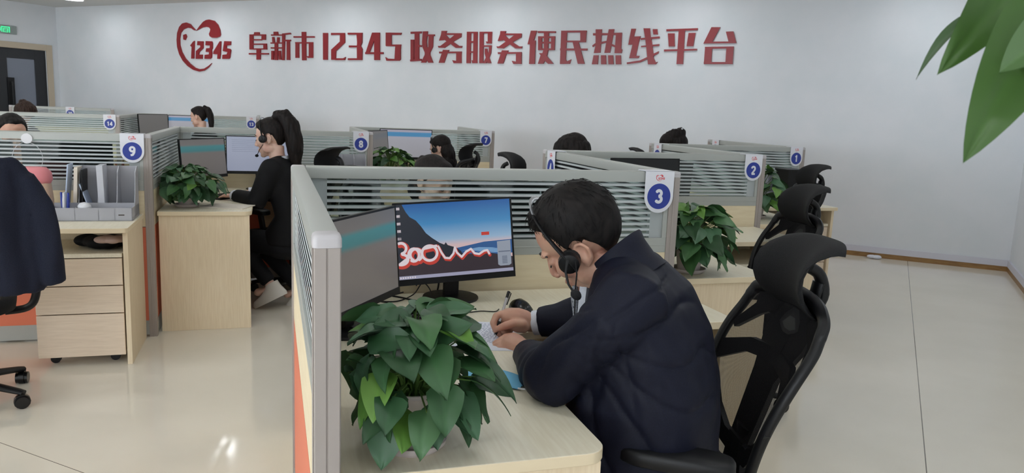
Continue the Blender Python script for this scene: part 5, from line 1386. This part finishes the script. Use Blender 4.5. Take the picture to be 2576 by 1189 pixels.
# pen
tip = k3(0, 0); 
v_ = fw + cr * ((1243 - 1288) / FOC) - cu * ((853 - 594.5) / FOC); tip = Vector((0, 0, EYE)) + v_ * ((.7535 - EYE) / v_.z)
dt = (tip - Vector((0, 0, EYE))).dot(fw)
top_ = at_px(1280, 733, dt + .075)
ax_ = (top_ - tip); PL = ax_.length; ax_.normalize()
pen = thing('ballpoint_pen', 'clear and black ballpoint pen in the writing hand', 'pen')
pl = lambda s: tuple(tip + ax_ * (PL * s))
MB().tube([pl(0), pl(.03), pl(.09)], [.0005, .0012, .0034], 10).build('tip', M['silver'], pen, smooth=60)
MB().tube([pl(.09), pl(.36)], [.0044, .0048], 12).build('grip', M['black'], pen, smooth=50)
MB().tube([pl(.36), pl(.86)], .0042, 12).build('barrel', mat('clear grey barrel', rgb(188, 184, 186), .2), pen, smooth=50)
MB().tube([pl(.86), pl(1)], [.0048, .0046], 12).build('end_cap', M['black'], pen, smooth=50)
cl = MB(); sidev = ax_.cross(Vector((0, 0, 1))).normalized(); cl.tube([tuple(Vector(pl(.99)) + sidev * .004), tuple(Vector(pl(.97)) + sidev * .009), tuple(Vector(pl(.72)) + sidev * .0065)], [(.0018, .001)] * 3, 6); cl.build('clip', M['black'], pen)
# surgical mask with loops
mk = thing('face_mask', 'light blue face mask with a white ear loop lying by the big plant', 'mask', X=axes(k3(.985, .455), tuple((VV * .75 - UU * .66).normalized()), tuple((UU * .75 + VV * .66).normalized()), (0, 0, 1)))
M['mask'] = mat('mask blue', rgb(120, 190, 226), .8); M['loop'] = mat('white elastic', rgb(236, 236, 240), .7)
fb = MB(); vs = []; NU, NV = 14, 10
for i in range(NU + 1):
    for j in range(NV + 1):
        u, w = i / NU - .5, j / NV - .5
        vs.append((u * .165, w * .09, .004 + .022 * math.cos(u * 3.0) * math.cos(w * 3.0) + .002 * abs(math.sin(w * 14))))
f_ = [(i * (NV + 1) + j, (i + 1) * (NV + 1) + j, (i + 1) * (NV + 1) + j + 1, i * (NV + 1) + j + 1) for i in range(NU) for j in range(NV)]
fb.add(vs, f_); fb.add([(x, y, z - .0012) for x, y, z in vs], [q[::-1] for q in f_])
fb.build('cloth', M['mask'], mk, smooth=180)
for sg in (1, -1):
    lp_ = MB(); lp_.tube([(sg * .08, .042, .006), (sg * .10, .045, .008), (sg * .125, .030, .010), (sg * .132, .0, .012), (sg * .122, -.03, .010), (sg * .10, -.044, .008), (sg * .08, -.042, .006)], .0022, 8); lp_.build('ear_loop', M['loop'], mk, smooth=60)
# cables behind the monitors
def cable(label, pts, r=.0024):
    P_ = [Vector(p) for p in pts]; P_ = [P_[0]] + P_ + [P_[-1]]; out = []
    for i in range(1, len(P_) - 2):                       # Catmull-Rom through the points
        for j in range(8):
            u = j / 8; a, b_, c, d = P_[i - 1:i + 3]
            out.append(.5 * ((2 * b_) + (c - a) * u + (2 * a - 5 * b_ + 4 * c - d) * u * u + (3 * b_ - a - 3 * c + d) * u ** 3))
    out.append(P_[-1])
    return tag(MB().tube(out, r, 8).build('cable', M['black'], smooth=60), label, 'cable', 'black cables on the front desk')
def apx(x, y, z=.753):
    v = fw + cr * ((x - 1288) / FOC) - cu * ((y - 594.5) / FOC); return tuple(Vector((0, 0, EYE)) + v * ((z - EYE) / v.z))
cable('thin black mouse cable running from the stand to the mouse', [apx(1125, 772), apx(1145, 780), apx(1175, 785), apx(1210, 782), apx(1245, 783), apx(1255, 777)], .0018)
cable('black cable looping from under the landscape screen to the stand', [apx(1105, 700, .84), apx(1100, 730), apx(1085, 752), apx(1055, 757), apx(1010, 748), apx(975, 742)], .0032)
cable('black cable crossing between the two screens', [apx(1055, 705, .82), apx(1040, 725), apx(1005, 737), apx(960, 748)], .0026)
cable('black cable curving in front of the landscape stand', [apx(1090, 758), apx(1080, 725, .775), apx(1062, 712, .785), apx(1040, 740), apx(1000, 757), apx(950, 757)], .0022)
cable('black cable dropping beside the left screen', [apx(940, 755), apx(970, 760), apx(990, 768), apx(1000, 782)], .0024)

# ================================================================ things on the other desks
# grey desk organiser beside plate 9
def organiser(label, X):
    t = thing('desk_organiser', label, 'organiser', X=X)       # x right, y back, z up; front-left at the origin
    w, d, h = .40, .235, .285
    tr = MB(); th = .004
    tr.box((0, 0, 0), (w, d, th)); tr.box((0, 0, 0), (w, th, .072)); tr.box((0, 0, 0), (th, d, .072)); tr.box((w - th, 0, 0), (w, d, .072)); tr.box((.115, 0, 0), (.115 + th, .09, .072)); tr.box((0, .086, 0), (w, .09, .09)); tr.box((.23, 0, 0), (.234, .09, .06)); tr.box((.31, 0, 0), (.314, .09, .06))
    tr.build('tray', M['grey_plastic'], t)
    for x in (.115, .21, .305, w - th):
        dv = MB(); dv.X = Matrix(((0, 0, 1, x), (1, 0, 0, 0), (0, 1, 0, 0), (0, 0, 0, 1)))
        dv.prism([(.09, .01), (d, .01), (d, h), (.20, h), (.15, h - .03), (.12, .13), (.10, .085), (.09, .08)], 0, th)
        dv.build('divider', M['grey_plastic'], t)
    MB().box((.115, d - th, 0), (w, d, h)).build('back', M['grey_plastic'], t)
    MB().box((.33, -.0006, .03), (.36, 0, .036)).build('emblem', M['groove'], t)
    return t
XO = axes(W(9, .315, 1.025, .75), tuple(VV), tuple(UU), (0, 0, 1))
organiser('grey plastic file rack beside the plate marked 9', XO)
organiser('far grey file rack below the plate marked 8', axes(W(8, .30, 1.02, .75), tuple(VV), tuple(UU), (0, 0, 1)))
organiser('far grey file rack behind the red-tipped plant of desk 1', axes(W(1, .30, .72, .75), tuple(VV), tuple(UU), (0, 0, 1)))
def on9(x, y, z): return XO @ Vector((x, y, z))
def slab(name, label, cat, lo, hi, m_, tilt=0, grp=None):
    o = MB().box((0, 0, 0), (hi[0] - lo[0], hi[1] - lo[1], hi[2] - lo[2])).build(name, m_, X=XO @ Matrix.Translation(lo) @ Matrix.Rotation(tilt, 4, 'Y'), bevel=.001)
    return tag(o, label, cat, grp)
M['pale_blue'] = mat('pale blue plastic', rgb(190, 204, 228), .4); M['lilac'] = mat('pale grey file', rgb(206, 208, 216), .5); M['cream_paper'] = mat('cream paper', rgb(226, 216, 202), .7)
slab('file_folder', 'thin pale blue folder leaning leftmost in the grey rack', 'folder', (.045, .105, .075), (.052, .215, .30), M['pale_blue'], .10, 'folders in the grey rack')
slab('notebook', 'cream notebook with dark edge standing in the grey rack', 'notebook', (.085, .10, .006), (.103, .21, .285), M['cream_paper'], .06)
slab('file_folder', 'dark folder leaning beside the cream notebook', 'folder', (.128, .10, .006), (.136, .22, .27), M['black'], .03, 'folders in the grey rack')
slab('file_folder', 'pale blue sheet folder slanting next to the dark folder', 'folder', (.178, .10, .008), (.184, .21, .20), M['pale_blue'], -.30, 'folders in the grey rack')
slab('file_folder', 'thick pale grey file standing in the second slot of the rack', 'folder', (.216, .10, .006), (.248, .22, .295), M['lilac'], -.02, 'folders in the grey rack')
eg = MB(); eg.ell((0, 0, .028), (.040, .032, .028)); tag(eg.build('white_mouse', M['white'], loc=tuple(on9(.155, .05, .042)), smooth=60), 'white rounded computer mouse lying in the tray of the grey rack', 'mouse')
cu_ = thing('pen_bundle', 'blue and white pens standing at the left of the grey rack', 'pens', tuple(on9(.06, .045, .006)))
for i, (dx, dy, c_) in enumerate(((-.02, 0, 'blue'), (-.006, .01, 'pale_blue'), (.008, -.008, 'white'), (.02, .008, 'blue'))):
    MB().tube([(dx * .5, dy, 0), (dx, dy, .095), (dx * 1.2, dy, .145)], [.007, .008, .006], 8).build('pen', M[c_], cu_, smooth=50)
# pink and beige bag
M['bag'] = noisy(mat('beige bag', rgb(206, 176, 152), .8), 30, rgb(210, 180, 156), rgb(186, 150, 124), lo=.55, hi=.7); M['pink'] = mat('pink cloth', rgb(226, 140, 146), .8)
bg = thing('lunch_bag', 'small beige bag with a pink top left of the grey rack', 'bag', tuple(W(9, .21, .925, .75)), srot(9))
bg.scale = (1.1, 1.1, 1.3)
rr = []
for z, hx, hy in ((0.0, .055, .075), (.01, .06, .08), (.08, .063, .083), (.155, .055, .075)): rr.append(ring_el((0, 0, z), hx, hy, 0, 24, 3.5))
MB().loft(rr).build('body', M['bag'], bg, smooth=60)
rr = []
for z, hx, hy in ((.15, .056, .076), (.165, .066, .084), (.195, .06, .08), (.215, .04, .06), (.218, .02, .03)): rr.append(ring_el((0, 0, z), hx, hy, 0, 24, 3))
MB().loft(rr).build('gathered_top', M['pink'], bg, smooth=60)
bx_ = MB(); bx_.box((-.05, -.07, 0), (.05, .07, .03)); tag(bx_.build('small_box', M['black'], loc=tuple(W(9, .315, .955, .75)), rotz=srot(9), bevel=.003), 'small black box between the bag and the grey rack', 'box')
# hook with a cord on screen 9
hk = thing('suction_hook', 'clear round hook with a cord loop on the screen marked 9', 'hook', X=axes(W(9, .024, .86, 1.175), tuple(VV), (0, 0, 1), tuple(-UU)))
MB().cyl((0, 0), .028, 0, .008, 24).build('disc', M['white'], hk, smooth=40)
lp_ = MB(); lp_.tube([(.0, -.02, .010)] + [(.075 * math.sin(a) , -.11 + .09 * math.cos(a), .012) for a in [rad(15 + 330 * i / 24) for i in range(25)]], .0012, 6); lp_.build('cord', M['white'], hk, smooth=60)
# bundle pushed under the worktop of desk 9
ub = MB()
for i in range(7): ub.ell((random.uniform(-.08, .08), random.uniform(-.10, .10), .035), (.07, .06, .035), R=Matrix.Rotation(i, 3, 'Z'))
tag(finish(remesh(ub, .008, 4), 'cloth_bag', M['suit']), 'dark cloth bag stuffed between the worktop and drawers below plate 9', 'bag').matrix_world = frame(W(9, .36, 1.28, .607), ROT)
ub = MB()
for i in range(5): ub.ell((random.uniform(-.03, .03), random.uniform(-.05, .05), .02), (.04, .045, .02), R=Matrix.Rotation(i, 3, 'Z'))
tag(finish(remesh(ub, .006, 3), 'crumpled_cloth', mat('beige cloth', rgb(176, 150, 138), .8)), 'beige crumpled cloth above the drawers below plate 9', 'cloth').matrix_world = frame(W(9, .47, 1.33, .655), ROT)
# pad in front of the ponytailed woman, storage on desk 1, papers on the desk behind screen 3
tag(MB().box((-.14, -.10, 0), (.14, .10, .006)).build('writing_pad', M['cream_paper'], X=frame(W(8, 1.20, .42, .75), ROT + 1.2), bevel=.001), 'cream pad on the desk end beside the round plant', 'pad')
bn = MB(); bn.loft([[(x * k, y * k, z) for x, y in ((-.09, -.09), (.09, -.09), (.09, .09), (-.09, .09))] for z, k in ((0, .62), (.30, .92))]); bn.box((-.09, -.09, .295), (.09, .09, .305))
tag(bn.build('black_bin', M['black'], X=frame(tuple(at_px(1988, 440, 6.3).xy) + (.75,), ROT), bevel=.004), 'black open box on desk 1 below the plate marked 1', 'box')
MB()
hd_ = thing('document_holder', 'white document rack behind the front screen', 'rack', X=frame(W(4, .30, .42, .75), srot(4)))
for i in range(3): MB().box((-.12, -.02 + i * .05, 0), (.12, -.016 + i * .05, .37)).build('panel', M['lilac'], hd_)
MB().box((-.125, -.03, 0), (.125, .095, .01)).build('base', M['lilac'], hd_)
mon_at(4, .16, .62, 0, label='back of a black monitor seen through the front screen', scr='scr_dark', w=.48, h=.29, z0=.11)
mon_at(4, .62, .14, 75, label='black monitor seen from behind left of the bowed woman', scr='scr_dark', w=.48, h=.29, z0=.11)
mon_at(5, .16, .62, 0, label='back of a black monitor behind the screen marked 2', scr='scr_dark', w=.48, h=.29, z0=.11)
mon_at(10, .16, .46, 0, label='back of a black monitor behind the screen marked 9', scr='scr_dark', w=.48, h=.29, z0=.11)
mon_at(10, .20, .98, -15, label='second black monitor back farther left behind the screen marked 9', scr='scr_dark', w=.48, h=.29, z0=.11)
# ------------------------------------------------ the jacket hung over the chair at left
jk = MB(); rs = []
for z, hw, hd in ((1.165, .10, .03), (1.155, .16, .05), (1.12, .20, .065), (1.04, .225, .075), (.92, .235, .085), (.78, .245, .09), (.70, .25, .095), (.64, .25, .10), (.60, .245, .095)):
    rs.append([(x, y, zz) for x, y, zz in ring_el((0, 0, z), hd, hw, 0, 36, 2.6)])
jk.loft(rs[::-1])
for s in (-1, 1): jk.tube([(-.01, s * .19, 1.08), (-.03, s * .255, .95), (-.035, s * .275, .78), (-.03, s * .28, .68), (-.03, s * .285, .63)], [(.05, .05), (.05, .045), (.05, .05), (.05, .045), (.05, .04)], 14)
jme = remesh(jk, .010, 4); co = coords(jme); nn = normals(jme)
setco(jme, co + nn * (vnoise(co, 15, 2, (1, 1, .22)) * .016 + vnoise(co, 30, 4, (1, 1, .3)) * .005)[:, None])
jo = finish(jme, 'hanging_jacket', M['navy_dark'] if 'navy_dark' in M else cloth('dark navy wool', rgb(26, 30, 44), rgb(33, 37, 52), .85))
jang = 149
jb = at_px(-75, 560, 3.12); jd = Vector((math.cos(rad(jang)), math.sin(rad(jang)), 0))
jo.matrix_world = frame((jb.x, jb.y, 0), rad(jang))
tag(jo, 'dark navy jacket hanging over a chair back at the left edge', 'jacket')
jc = jb + jd * .36 - cr * .13
jchair.location = (jc.x, jc.y, 0); jchair.rotation_euler = (0, 0, rad(jang))
